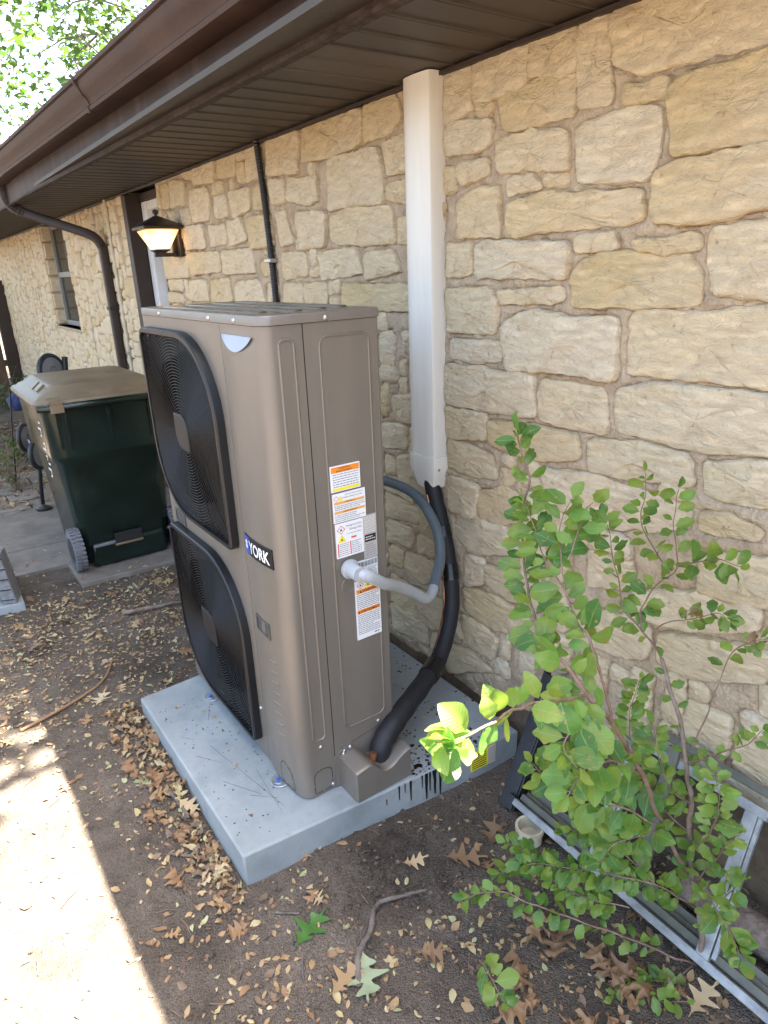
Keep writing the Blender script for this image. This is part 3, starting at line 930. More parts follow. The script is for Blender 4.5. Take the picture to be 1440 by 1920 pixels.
# foundation ledge
fmb = MB()
ys = [-3 + 0.1 * i for i in range(151)]
ringL = []
for y in ys:
    b_ = basez(y) + 0.012 * nz3(y * 5, 1, 1)
    o_ = 0.008 * nz3(y * 7, 4, 1)
    ringL.append([(1.395 + o_, y, -0.1), (1.40 + o_, y, b_ - 0.045), (1.425 + o_, y, b_ - 0.012), (1.47, y, b_ + 0.004), (1.48, y, -0.1)])
fmb.loft(ringL)
part('foundation', fmb, FOUND, house, sm=50)
# window reveal stones + window
win = part('window', MB().box(1.56, 1.60, WIN0, WIN1, WINZ, ZT), GLASS, house)
mb = MB()
for a, b_ in ((WIN0, WIN0 + .05), (WIN1 - .05, WIN1)):
    mb.box(1.535, 1.60, a + .002, b_ - .002, WINZ + .002, ZT)
mb.box(1.54, 1.60, WIN0 + .05, WIN1 - .05, WINZ + .002, WINZ + .05).box(1.54, 1.60, WIN0 + .05, WIN1 - .05, 1.55, 1.60).box(1.54, 1.60, WIN0 + .05, WIN1 - .05, 2.0, ZT - .002)
part('window_frame', mb, WINFRAME, win, bevel=.004)
part('window_sill', MB().box(1.435, 1.60, WIN0 - .02, WIN1 + .02, WINZ - .03, WINZ), MORTAR, win, bevel=.006)
for k in range(6):
    z0 = WINZ + k * .162
    for y_ in (WIN1 - .022,):
        part('stone', MB().box(1.452, 1.553, y_, y_ + .03, z0 + .008, z0 + .154), LIME, wall, bevel=.012)
# door recess
door = part('door', MB().box(1.60, 1.64, DOOR0 - .3, 4.80, 0.10, 1.97), DOORPAINT, house, bevel=.003)
part('door_jamb', MB().box(1.525, 1.605, 4.765, 4.865, 0.08, 1.985), DOORPAINT, door, bevel=.003)
part('door_head', MB().box(1.53, 1.61, 3.9, 4.763, 1.935, 1.985), DOORPAINT, door, bevel=.003)
part('weather_gap', MB().box(1.594, 1.599, 4.75, 4.763, 0.1, 1.93), SLIT, door)
part('door_trim', MB().box(1.425, 1.523, 4.868, 4.955, 0.05, 2.03), DARKBROWN, door, bevel=.004)
part('door_trim', MB().box(1.515, 1.56, 3.9, 4.867, 1.987, 2.035), DARKBROWN, door, bevel=.004)
part('door_return', MB().box(1.565, 1.66, 4.867, 4.948, 0.0, 2.04), DARKBROWN, door)
stk = part('door_sticker', MB().box(1.5965, 1.5985, 4.44, 4.56, 1.35, 1.68), LABELWHITE, door)
part('print', MB().box(1.5950, 1.5962, 4.46, 4.54, 1.545, 1.60), BADGEBLUE, stk)
mb = MB()
for k in range(9):
    mb.box(1.5950, 1.5962, 4.465, 4.535 - .02 * (k % 3), 1.37 + k * .018, 1.377 + k * .018)
part('print', mb, INKGREY, stk)
part('door_step', MB().box(1.42, 1.66, DOOR0, DOOR1, -.05, .09), FOUND, house)

# ---- eave: soffit panels, fascia, gutter, roof
def perfmat():
    m, n, l, b = newmat('perforated soffit')
    tc = n.new('ShaderNodeTexCoord')
    mp = n.new('ShaderNodeMapping'); mp.inputs['Rotation'].default_value = (0, 0, radians(45)); mp.inputs['Scale'].default_value = (150, 150, 150)
    l.new(tc.outputs['Object'], mp.inputs['Vector'])
    ck = n.new('ShaderNodeTexChecker'); ck.inputs['Scale'].default_value = 1.0
    ck.inputs['Color1'].default_value = (0.055, 0.040, 0.030, 1); ck.inputs['Color2'].default_value = (0.095, 0.072, 0.056, 1)
    l.new(mp.outputs['Vector'], ck.inputs['Vector']); l.new(ck.outputs['Color'], b.inputs['Base Color'])
    b.inputs['Roughness'].default_value = .6
    return m
PERF = perfmat()
part('inner_wall', MB().box(1.665, 1.72, -3.0, WEND, -.1, 2.42), DARKBROWN, house)
soff = part('soffit', MB().box(0.90, 1.664, -3.0, WEND, ZT + .012, ZT + .03), SOFFIT, house)
y = -1.0 + 0.006
k = 0
while y < WEND - .12:
    xa, xb = xfa(y) - .004, 1.452
    prof = [(0.0, .008), (0.010, .0), (0.104, .0), (0.107, -.004), (0.114, -.004), (0.119, .008)]
    mb = MB().prism(prof, lambda u, v, d, y=y: (d, y + u, ZT + v), xa, xb)
    pm = PERF if 1.63 < y < 1.80 else SOFFIT
    if pm is PERF:      # the cover duct passes through a cut corner
        pass
    part('soffit_panel', mb, pm, soff)
    y += 0.1205
mb = MB()
part('wall_channel', MB().box(1.428, 1.444, -3.0, WEND, ZT - .016, ZT - .0055), DARKBROWN, soff)
ysf = [-3, 0.8, 1.3, 2, 3, 4, 5.2, WEND + .3]
def sweep_y(prof, ys, xf, cap=True):
    return MB().loft([[(xf(y) + dx, y, z) for dx, z in prof] for y in ys], cap)
def fasciamat():
    m, n, l, b = newmat('streaked brown fascia')
    tc = n.new('ShaderNodeTexCoord'); mp = n.new('ShaderNodeMapping'); mp.inputs['Scale'].default_value = (1, 7, 0.5)
    l.new(tc.outputs['Object'], mp.inputs['Vector'])
    nz = n.new('ShaderNodeTexNoise'); nz.inputs['Scale'].default_value = 1.6; nz.inputs['Detail'].default_value = 7; nz.inputs['Roughness'].default_value = .6
    l.new(mp.outputs['Vector'], nz.inputs['Vector'])
    cr = n.new('ShaderNodeValToRGB')
    cr.color_ramp.elements[0].position = .45; cr.color_ramp.elements[0].color = (0.030, 0.0165, 0.0125, 1)
    cr.color_ramp.elements[1].position = .68; cr.color_ramp.elements[1].color = (0.060, 0.038, 0.032, 1)
    l.new(nz.outputs['Fac'], cr.inputs['Fac']); l.new(cr.outputs['Color'], b.inputs['Base Color'])
    b.inputs['Roughness'].default_value = .6; b.inputs['Specular IOR Level'].default_value = .3
    n2 = n.new('ShaderNodeTexNoise'); n2.inputs['Scale'].default_value = 240; n2.inputs['Detail'].default_value = 3
    l.new(tc.outputs['Object'], n2.inputs['Vector'])
    bp = n.new('ShaderNodeBump'); bp.inputs['Strength'].default_value = .3; bp.inputs['Distance'].default_value = .004
    l.new(n2.outputs['Fac'], bp.inputs['Height']); l.new(bp.outputs['Normal'], b.inputs['Normal'])
    return m
fas = part('fascia', sweep_y([(0, 2.046), (0, 2.27), (-.02, 2.27), (-.02, 2.046)], ysf, xfa), fasciamat(), house)
tri = []
for i in range(120):
    y = -1 + i * .1
    w = .0035 * nz3(y * 3.1, 2, 2)
    tri.append([(xfa(y) + .003, y, 2.038 + w), (xfa(y) + .008, y, 2.0445), (xfa(y) - .023, y, 2.0445 + .006), (xfa(y) - .024, y, 2.039 + w)])
part('fascia_trim', MB().loft(tri), TRIMDUST, fas)
gprof = [(-.022, 2.272), (-.022, 2.168), (-.095, 2.160), (-.112, 2.166), (-.116, 2.178), (-.108, 2.186), (-.116, 2.206), (-.132, 2.224), (-.142, 2.244), (-.146, 2.262),
         (-.156, 2.266), (-.158, 2.278), (-.148, 2.282), (-.142, 2.276), (-.136, 2.262), (-.03, 2.262)]
gut = part('gutter', sweep_y(gprof, ysf, xfa), GUTTER, house, sm=50)
seam = [(-.160, 2.284), (-.160, 2.262), (-.146, 2.242), (-.136, 2.222), (-.120, 2.204), (-.112, 2.186), (-.120, 2.176), (-.114, 2.158), (-.094, 2.156), (-.094, 2.17), (-.14, 2.272)]
for yy in (3.2,):
    part('gutter_joint', sweep_y(seam, [yy, yy + .02], xfa), GUTTER, gut)
rprof = [(-.07, 2.285), (-.07, 2.31), (4.6, 3.60), (4.6, 3.56)]
roof = part('roof', sweep_y(rprof, [-4.0, WEND + .4], lambda y: 1.0), SHINGLE, house)
for c_ in range(6):
    x0 = .93 + c_ * .14; z0 = 2.312 + c_ * .14 * .2762
    part('shingle_course', MB().prism([(x0, z0), (x0 + .15, z0 + .0414), (x0 + .15, z0 + .044), (x0, z0 + .008)], lambda u, v, d: (u, d, v), -4.0, WEND + .4), SHINGLE, roof)
# leaf debris caught on the gutter lip
db = MB(); rd = random.Random(3)
for i in range(520):
    y = rd.uniform(0.6, 6.5)
    if nz3(y * 2.2, 0, 4) < -.1:
        continue
    x = xfa(y) - .15 + rd.uniform(-.012, .10); z = 2.275 + rd.uniform(0, .018) * (1.6 if nz3(y * 1.7, 3, 4) > .15 else 1)
    d = Vector((rd.gauss(0, 1), rd.gauss(0, 1), rd.gauss(0, .35))).normalized() * rd.uniform(.01, .028)
    w = d.cross(Vector((rd.gauss(0, 1), rd.gauss(0, 1), rd.gauss(0, 1)))).normalized() * rd.uniform(.002, .007)
    c_ = Vector((x, y, z))
    db.add([c_ - d, c_ + w, c_ + d, c_ - w], [(0, 1, 2, 3)], rd.choice((0, 1, 1, 4)))
tag(kind(part('gutter_debris', db, DRY, fix=False), 'stuff'), 'dry leaf debris lying along the top of the brown gutter', 'leaf debris')

def rect_sweep(pts, w, h, side, n=4):
    """rounded rectangular pipe swept along pts; side = constant width direction"""
    P = spline(pts, n) if n > 1 else [Vector(p) for p in pts]
    prof = rrect(w / 2, h / 2, (.012,) * 4, 3)
    side = Vector(side).normalized(); rings = []
    for i, p in enumerate(P):
        t = (P[min(i + 1, len(P) - 1)] - P[max(i - 1, 0)]).normalized()
        s_ = (side - t * side.dot(t)).normalized(); u = t.cross(s_)
        rings.append([p + s_ * a + u * b_ for a, b_ in prof])
    return MB().loft(rings)
ds = thing('downspout', 'dark brown downspout bending from gutter to far wall beside door', 'downspout', (1.40, 5.52, 0))
part('pipe', rect_sweep([(1.405, 5.52, 0.08), (1.405, 5.52, 1.0), (1.405, 5.52, 1.66), (1.40, 5.525, 1.745), (1.36, 5.55, 1.815), (1.26, 5.62, 1.868), (1.03, 5.78, 1.965), (.965, 5.825, 2.0)], .075, .06, (0.1, 1, 0)), DARKBROWN, ds, sm=40)
eb = rect_sweep([(.97, 5.82, 1.998), (.92, 5.855, 2.03), (.885, 5.87, 2.08), (.875, 5.875, 2.165)], .079, .064, (0.1, 1, 0), 8)
part('elbow', eb, DARKBROWN, ds, sm=40)
for k in range(7):
    t = k / 6
    p = Vector((.97, 5.82, 1.998)).lerp(Vector((.882, 5.872, 2.10)), t) + Vector((-.012, 0, -.012)) * sin(pi * t)
    part('elbow_rib', MB().obox(p, Vector((.6, -.35, -.7)).normalized() * .004, (0, .042, 0), Vector((.7, 0, .7)).normalized() * .035), DARKBROWN, ds)
part('strap', MB().box(1.37, 1.442, 5.475, 5.565, 1.30, 1.325), DARKBROWN, ds)
cp = thing('wall_pipe', 'thin cream painted pipe running up far wall beside downspout', 'pipe', (1.43, 5.36, 0))
part('pipe', MB().tube([(1.43, 5.37, 0.05), (1.43, 5.36, 1.2), (1.43, 5.36, 2.045)], .014, 10), CREAMPIPE, cp, sm=60)
part('pipe_clip', MB().box(1.412, 1.445, 5.338, 5.384, 0.98, 1.0), STEEL, cp)
# ------------------------------------------------------------------ wall lamp
LY = 4.0
lamp = thing('wall_lamp', 'lit bronze wall lantern with tapered amber glass beside white door', 'wall lamp', (1.44, LY, 1.64))
part('back_plate', MB().box(1.418, 1.44, LY - .055, LY + .055, 1.625, 1.80), LAMPBRONZE, lamp, bevel=.004)
mb = MB().box(1.29, 1.418, LY - .012, LY + .012, 1.628, 1.648).box(1.395, 1.418, LY - .012, LY + .012, 1.648, 1.78)
part('bracket', mb, LAMPBRONZE, lamp, bevel=.003)
LX = 1.325
def sq(h, z):
    return [(LX - h, LY - h, z), (LX + h, LY - h, z), (LX + h, LY + h, z), (LX - h, LY + h, z)]
part('roof_cap', MB().loft([sq(.108, 1.768), sq(.110, 1.782), sq(.102, 1.788), sq(.022, 1.832), sq(.012, 1.838)]), LAMPBRONZE, lamp, bevel=.002)
part('finial', MB().lathe([(.008, 0), (.007, .008), (.013, .014), (.017, .022), (.013, .031), (.003, .036)], (LX, LY, 1.836), 16), LAMPBRONZE, lamp, sm=50)
part('glass_shade', MB().loft([sq(.040, 1.668), sq(.088, 1.764)]), GLOW, lamp)
part('shade_base', MB().loft([sq(.022, 1.630), sq(.026, 1.652), sq(.042, 1.660), sq(.042, 1.668)]), LAMPBRONZE, lamp, bevel=.002)
# ------------------------------------------------------------------ line-set cover, hose, conduits
du = thing('line_cover', 'white vinyl pipe cover running down stone wall from soffit', 'pipe cover', (1.44, 1.77, .8))
prof = [(1.452, 1.702), (1.403, 1.702), (1.395, 1.706), (1.391, 1.716), (1.388, 1.74), (1.387, 1.768), (1.388, 1.796), (1.391, 1.816), (1.397, 1.829), (1.406, 1.835), (1.452, 1.835)]
part('duct', MB().prism(prof, lambda u, v, d: (u, v, d), .895, 2.046), WHITEPVC, du, sm=35)
def ringp(cx, cy, sx, sy, z):
    return [(cx + (u - 1.42) * sx, cy + (v - 1.7685) * sy, z) for u, v in prof]
part('end_cap', MB().loft([ringp(1.419, 1.7685, 1.13, 1.07, .915), ringp(1.419, 1.7685, 1.15, 1.09, .908), ringp(1.419, 1.7685, 1.15, 1.09, .868), ringp(1.422, 1.76, .95, .72, .802), ringp(1.422, 1.76, .9, .68, .800)]), WHITEPVC, du, sm=30)
part('screw', MB().lathe([(.005, 0), (.004, -.003), (0.001, -.004)], (1.41, 1.696, .872), 10, 'y'), STEEL, du)

hose = thing('refrigerant_hose', 'thick black insulated hose curving from white cover down to unit', 'hose', (1.2, 1.5, .1))
HP = [(1.418, 1.752, .86), (1.412, 1.725, .775), (1.405, 1.672, .656), (1.388, 1.615, .516), (1.356, 1.576, .393), (1.26, 1.52, .287), (1.143, 1.462, .262), (1.025, 1.402, .258), (.945, 1.366, .243), (.902, 1.357, .212), (.888, 1.356, .155), (.886, 1.357, .12)]
S_ = spline(HP, 8)
part('upper_insulation', MB().tube(S_[:46], [.0285 + .0006 * sin(i * 1.7) for i in range(46)], 20), BLACKFOAM, hose, sm=60)
part('lower_insulation', MB().tube(S_[44:], [.0315 + .001 * sin(i * 1.1) for i in range(len(S_) - 44)], 20), BLACKFOAM, hose, sm=60)
for a, b_ in ((15, 18), (22, 26), (42, 47)):
    part('tape_wrap', MB().tube(S_[a:b_], [.0305 if b_ < 40 else .0345] * (b_ - a), 20), BLACKTAPE, hose, sm=60)
cw = [p + Vector((-.030, .004, .010)) for p in S_[8:66]]
part('copper_wire', MB().tube([p + Vector((.004 * nz3(i * .4, 1), .004 * nz3(i * .4, 5), -.003)) for i, p in enumerate(cw)], .0025, 6), COPPER, hose, sm=60)
part('copper_pipe', MB().tube([(.863, 1.345, .205), (.858, 1.345, .19), (.856, 1.347, .15)], .011, 12), COPPER, hose, sm=60)

def corrugate(P, r, amp, n=14):
    out = []; rr = []
    for i in range(len(P) - 1):
        L = (P[i + 1] - P[i]).length
        k = max(1, int(L / .0028))
        for q in range(k):
            out.append(P[i].lerp(P[i + 1], q / k)); rr.append(r + amp * (1 if (len(out) // 2) % 2 else -1))
    return MB().tube(out, rr, n)
bc = thing('corrugated_conduit', 'thin black corrugated conduit hanging down stone wall behind unit', 'conduit', (1.43, 2.85, 0.9))
BP = spline([(1.425, 2.892, 2.06), (1.428, 2.875, 1.90), (1.43, 2.86, 1.70), (1.431, 2.85, 1.50), (1.431, 2.845, 1.20), (1.43, 2.84, .5)], 10)
part('tube', corrugate(BP, .0135, .0012, 10), BLACKPLASTIC, bc, sm=80)
part('clip', MB().box(1.406, 1.446, 2.822, 2.88, 1.565, 1.582), STEEL, bc, bevel=.003)

UX, UY, UZ = 0.6516, 1.3908, 0.104       # heat pump near front bottom corner
gc = thing('flexible_conduit', 'smooth pale grey flexible conduit looping from side of unit', 'conduit', (.84, 1.39, .78))
GP = [(.842, 1.392, .785), (.848, 1.352, .783), (.875, 1.338, .768), (.93, 1.352, .725), (1.0, 1.392, .680), (1.08, 1.425, .622), (1.14, 1.445, .574), (1.185, 1.468, .566), (1.225, 1.50, .582), (1.285, 1.545, .625), (1.325, 1.60, .685), (1.342, 1.66, .732), (1.35, 1.735, .775), (1.33, 1.82, .805), (1.26, 1.92, .83), (1.12, 2.05, .86)]
G_ = spline(GP, 8)
part('pale_run', MB().tube(G_[:62], .0165, 16), GREYCOND, gc, sm=60)
part('dark_run', MB().tube(G_[61:], .0175, 16), BLUECOND, gc, sm=60)
part('fitting', MB().lathe([(.026, .0), (.027, -.004), (.027, -.009), (.0205, -.011), (.020, -.045), (.018, -.05)], (.842, UY - .004, .785), 20, 'y'), GREYCOND, gc, sm=40)
part('coupling', MB().tube(G_[12:17], .0182, 16), GREYCOND, gc, sm=60)

# ------------------------------------------------------------------ heat pump on its slab
slab = thing('equipment_pad', 'pale blue grey concrete slab under the heat pump', 'slab', (.9, 1.7, 0))
SLO = [(.432, 1.329), (1.356, 1.243), (1.362, 2.25), (.428, 2.206)]
part('slab_body', MB().prism(SLO, lambda u, v, d: (u, v, d), -.06, UZ), SLAB, slab, bevel=.006)
def nearface(x, eps):     # point on the slab's near face at given x
    t = (x - .432) / (1.356 - .432)
    return 1.329 + (1.243 - 1.329) * t - eps
rt = random.Random(21)
for x, L, w in ((.905, .05, .006), (.925, .034, .004), (.945, .072, .008), (.985, .045, .005), (1.0, .095, .012), (1.013, .07, .007), (1.03, .088, .014), (1.05, .10, .010), (1.066, .045, .006), (.862, .02, .004)):
    ztop = UZ - .002 if x > .87 else UZ - .03
    pts = []
    n_ = 7
    for i in range(n_ + 1):
        t = i / n_
        ww = w * (1 - .65 * t) * (1 + .25 * rt.uniform(-1, 1))
        pts.append((x + ww / 2, ztop - L * t))
    for i in range(n_, -1, -1):
        t = i / n_
        ww = w * (1 - .65 * t) * (1 + .25 * rt.uniform(-1, 1))
        pts.append((x - ww / 2, ztop - L * t))
    part('drip_stain', MB().prism(pts, lambda u, v, d: (u, nearface(u, d), v), .0002, .0015), TAR, slab)
mb = MB()
def blob(mb, cx, cy, r, z, n=9):
    pts = [(cx + r * (1 + .4 * rt.uniform(-1, 1)) * cos(2 * pi * i / n) * 1.3, cy + r * (1 + .4 * rt.uniform(-1, 1)) * sin(2 * pi * i / n)) for i in range(n)]
    mb.prism(pts, lambda u, v, d: (u, v, d), z, z + .0012)
for i in range(120):
    x = rt.gauss(1.02, .11); yn = nearface(x, 0)
    yy = yn + .008 + abs(rt.gauss(0, .06))
    if .92 < x < 1.34 and yy < 1.9:
        blob(mb, x, yy, abs(rt.gauss(.002, .0022)) + .0012, UZ + .0004)
for i in range(120):
    x = rt.uniform(1.0, 1.35); yy = rt.uniform(1.27, 2.1)
    blob(mb, x, yy, rt.uniform(.0012, .004), UZ + .0004)
for i in range(70):
    x = rt.uniform(.45, .64); yy = rt.uniform(1.36, 2.1)
    blob(mb, x, yy, rt.uniform(.0008, .002), UZ + .0004)
kind(part('tar_spots', mb, TAR, slab), 'stuff')
mb = MB()
for (x0, y0, x1, y1) in ((.475, 1.78, .53, 1.70), (.53, 1.80, .60, 1.42), (.60, 1.60, .585, 1.40), (.50, 1.62, .57, 1.50), (.575, 1.93, .62, 2.02), (.54, 1.52, .60, 1.46), (.47, 1.9, .5, 1.86)):
    mb.prism([(x0, y0), (x0 + .0012, y0), (x1 + .0006, y1), (x1, y1)], lambda u, v, d: (u, v, d), UZ + .0003, UZ + .0011)
part('scratches', mb, SCRATCH, slab)
yl = part('warning_label', MB().prism([(1.165, .030), (1.262, .030), (1.262, .098), (1.165, .098)], lambda u, v, d: (u, nearface(u, d), v), .0003, .0016), LABELYELLOW, slab)
mb = MB()
for k in range(7):
    mb.prism([(1.17, .036 + k * .008), (1.225, .036 + k * .008), (1.225, .039 + k * .008), (1.17, .039 + k * .008)], lambda u, v, d: (u, nearface(u, d), v), .0018, .0022)
part('print', mb, INK, yl)
part('white_patch', MB().prism([(1.232, .032), (1.26, .032), (1.26, .096), (1.232, .096)], lambda u, v, d: (u, nearface(u, d), v), .0018, .0022), LABELGREY, yl)

# cabinet ---------------------------------------------------------
UW, UD, UH = .837, .320, 1.33
hp = thing('heat_pump', 'tall taupe two-fan outdoor heat pump standing on pale slab', 'heat pump', (UX + .16, UY + .42, UZ))
def F(d, h, out=0.0):      # front face: distance from near corner, height, outwards
    return (UX - out, UY + d, UZ + h)
def S(x, h, out=0.0):      # side face
    return (UX + x, UY - out, UZ + h)
FC = [(.54, .990), (.54, .345)]
FR = .243
# fan panel with two round openings
bm = bmesh.new()
def loop(pts):
    vs = [bm.verts.new(F(*p)) for p in pts]
    for i in range(len(vs)):
        bm.edges.new((vs[i], vs[(i + 1) % len(vs)]))
loop([(.222, .012), (UW, .012), (UW, 1.312), (.222, 1.312)])
for cy, cz in FC:
    loop([(cy + FR * cos(2 * pi * i / 64), cz + FR * sin(2 * pi * i / 64)) for i in range(64)])
bmesh.ops.triangle_fill(bm, edges=bm.edges[:], use_beauty=True)
fp = MB(); bm.verts.index_update()
fp.add([v.co[:] for v in bm.verts], [[v.index for v in f.verts] for f in bm.faces])
bm.free()
fp.box(UX + .001, UX + UD, UY + UW - .004, UY + UW, UZ + .012, UZ + 1.312)
fan_panel = part('fan_panel', fp, CABINET, hp)
# corner panel: bulge, rounded corner, near side up to the seam
def bulge(d):
    if d <= .028 or d >= .212:
        return 0.0
    return .009 * sin(pi * (d - .028) / .184) ** 0.8
cols = []
for i in range(25):
    d = .2205 - (.2205 - .034) * i / 24
    cols.append(('b', d))
RC = .034
for i in range(1, 9):
    cols.append(('c', pi / 2 * i / 8))
for x in (.06, .1055):
    cols.append(('s', x))
hs_ = [.008, .05, .3, .6, .9, 1.1, 1.248, 1.260, 1.270, 1.279, 1.286, 1.312]
kf = [1, 1, 1, 1, 1, 1, 1, .92, .6, .25, 0, 0]
mb = MB()
for h, k in zip(hs_, kf):
    for t, v in cols:
        if t == 'b':
            mb.v.append(F(v, h, bulge(v) * k))
        elif t == 'c':
            mb.v.append((UX + RC - RC * cos(v), UY + RC - RC * sin(v), UZ + h))
        else:
            mb.v.append(S(v, h))
nc = len(cols)
mb.f = [(j * nc + i, j * nc + i + 1, (j + 1) * nc + i + 1, (j + 1) * nc + i) for j in range(len(hs_) - 1) for i in range(nc - 1)]
mb.mi = [0] * len(mb.f)
corner = part('corner_panel', mb, CABINET, hp, sm=50)
# half-moon cap on the bulge, sky reflection put into its colour
mb = MB()
top = [F(.205 - .17 * i / 16, 1.288, .0012) for i in range(17)]
bot = [F(.205 - .17 * i / 16, 1.288 - .036 * sin(pi * i / 16) ** .8, bulge(.205 - .17 * i / 16) + .0035) for i in range(17)]
mb.add(top + bot, [(i, i + 1, 18 + i, 17 + i) for i in range(16)])
part('sky_reflection_cap', mb, SKYCAP, corner, sm=60, fix=False)
# embossed rib on the corner panel and embossed frame on the service panel
def bead(pts, r=.0032):
    P = [Vector(p) for p in pts]
    return MB().tube(P, r, 6, closed=True)
rp = [(a + .062, b_ + .735) for a, b_ in rrect(.019, .545, (.012,) * 4, 4)]
part('embossed_rib', bead([S(a, b_, .0) for a, b_ in rp]), CABINET, corner, sm=60)
# knock-outs
def dashes(pts, mapf, w=.0022, gap=.18):
    mb = MB()
    n_ = len(pts)
    for i in range(n_):
        a, b_ = Vector(pts[i]), Vector(pts[(i + 1) % n_])
        L = (b_ - a).length
        if L < .004:
            k = 1
        else:
            k = max(1, round(L / .026))
        for q in range(k):
            s_ = a.lerp(b_, (q + gap / 2) / k); e_ = a.lerp(b_, (q + 1 - gap / 2) / k)
            nn = Vector((-(e_ - s_).y, (e_ - s_).x)).normalized() * w / 2
            mb.add([mapf(*(s_ + nn)), mapf(*(e_ + nn)), mapf(*(e_ - nn)), mapf(*(s_ - nn))], [(0, 1, 2, 3)])
    return mb
ko = [(.036, .014), (.094, .014), (.094, .070)] + [(.065 + .029 * cos(a), .070 + .020 * sin(a)) for a in [pi * i / 8 for i in range(1, 8)]] + [(.036, .070)]
part('knock_out', dashes(ko, lambda u, v: S(u, v, .0012)), SLIT, corner, fix=False)
ko2 = [(.045, .014), (.118, .014), (.118, .07), (.10, .092), (.06, .075)]
part('knock_out', dashes(ko2, lambda u, v: F(u, v, bulge(u) + .0012)), SLIT, corner, fix=False)
for k in range(9):
    h = .19 + k * .034
    part('louvre_mark', MB().tube([F(.075 + i * .01, h - i * .0016, bulge(.075 + i * .01) - .0002) for i in range(5)], .0022, 6), CABINET, corner, sm=60)
# service panel
mb = MB().box(UX + .1085, UX + UD - .008, UY, UY + .004, UZ + .008, UZ + 1.312)
mb.add([(UX + UD - .008, UY, UZ + .008), (UX + UD, UY + .008, UZ + .008), (UX + UD, UY + .008, UZ + 1.312), (UX + UD - .008, UY, UZ + 1.312)], [(0, 1, 2, 3)])
mb.box(UX + UD - .004, UX + UD, UY + .008, UY + UW - .005, UZ + .008, UZ + 1.312)
service = part('service_panel', mb, CABINET, hp)
sp = [(a + .217, b_ + .733) for a, b_ in rrect(.069, .547, (.022,) * 4, 5)]
part('embossed_frame', bead([S(a, b_) for a, b_ in sp]), CABINET, service, sm=60)
part('panel_line', MB().add([S(.125, .128, .0009), S(.30, .149, .0009), S(.30, .1505, .0009), S(.125, .1295, .0009)], [(0, 1, 2, 3)]), SLIT, service, fix=False)
part('panel_seam', MB().box(UX + .1052, UX + .1088, UY + .0008, UY + .006, UZ + .008, UZ + 1.312), SLIT, hp)
part('inner_liner', MB().box(UX + .115, UX + UD - .006, UY + .006, UY + UW - .006, UZ + .02, UZ + 1.305), CABINNER, hp)
# base and lid
lid_o = rrect(UD / 2 + .003, UW / 2 + .003, (.012, .012, .036, .012), 6)
def ring_l(ins, z):
    k = 1
    return [(UX + UD / 2 + a * (1 - ins / (UD / 2)), UY + UW / 2 + b_ * (1 - ins / (UW / 2)), UZ + z) for a, b_ in lid_o]
part('base_pan', MB().loft([[(p[0], p[1], UZ - .0) for p in ring_l(.006, 0)], [(p[0], p[1], UZ + .0105) for p in ring_l(.006, 0)]]), CABINET, hp)
lid = part('lid', MB().loft([ring_l(0, 1.3135), ring_l(0, 1.331), ring_l(.002, 1.3345), ring_l(.006, 1.3355), ring_l(.018, 1.334)]), CABINET, hp, sm=40)
part('lid_plate', MB().loft([ring_l(.019, 1.3342), ring_l(.019, 1.3352)]), CABTOP, lid)  # top sheet of the lid, carrying the painted dark reflection
part('lid_gap', MB().loft([ring_l(.0045, 1.3095), ring_l(.0045, 1.3138)]), SLIT, lid)
for a, y0_, y1_ in ((.055, .05, .72), (.135, .08, .80), (.215, .12, .80), (.285, .16, .80)):
    part('lid_rib', MB().loft([[(UX + a + u, UY + .42 + (v - 0) * 1, UZ + z) for u, v in rrect(hw, (y1_ - y0_) / 2 - .01 + hw * 0, (hw * .9,) * 4, 4)] for hw, z in ((.024, 1.333), (.021, 1.3385), (.014, 1.3395))]), CABTOP, lid, sm=40)
def screw(parent, p, axis):
    if axis == 'y':
        m_ = MB().lathe([(.0062, .001), (.0062, -.0016), (.0042, -.0036), (.001, -.004)], p, 10, 'y')
    else:
        m_ = MB().lathe([(.0062, .001), (.0062, -.0016), (.0042, -.0036), (.001, -.004)], p, 10, 'x')
    part('screw', m_, STEEL, parent, sm=50)
for d in (.66, .28, .125):
    screw(lid, F(d, 1.322, .003), 'x')
screw(lid, S(.168, 1.321, .003), 'y')
for x, h in ((.14, .115), (.262, .162), (.095, .008 + .012), (.065, .165)):
    screw(service if x > .11 else corner, S(x, h, .0), 'y')
for d, h in ((.245, .185), (.80, 1.25), (.80, .60)):
    screw(fan_panel, F(d, h, 0), 'x')
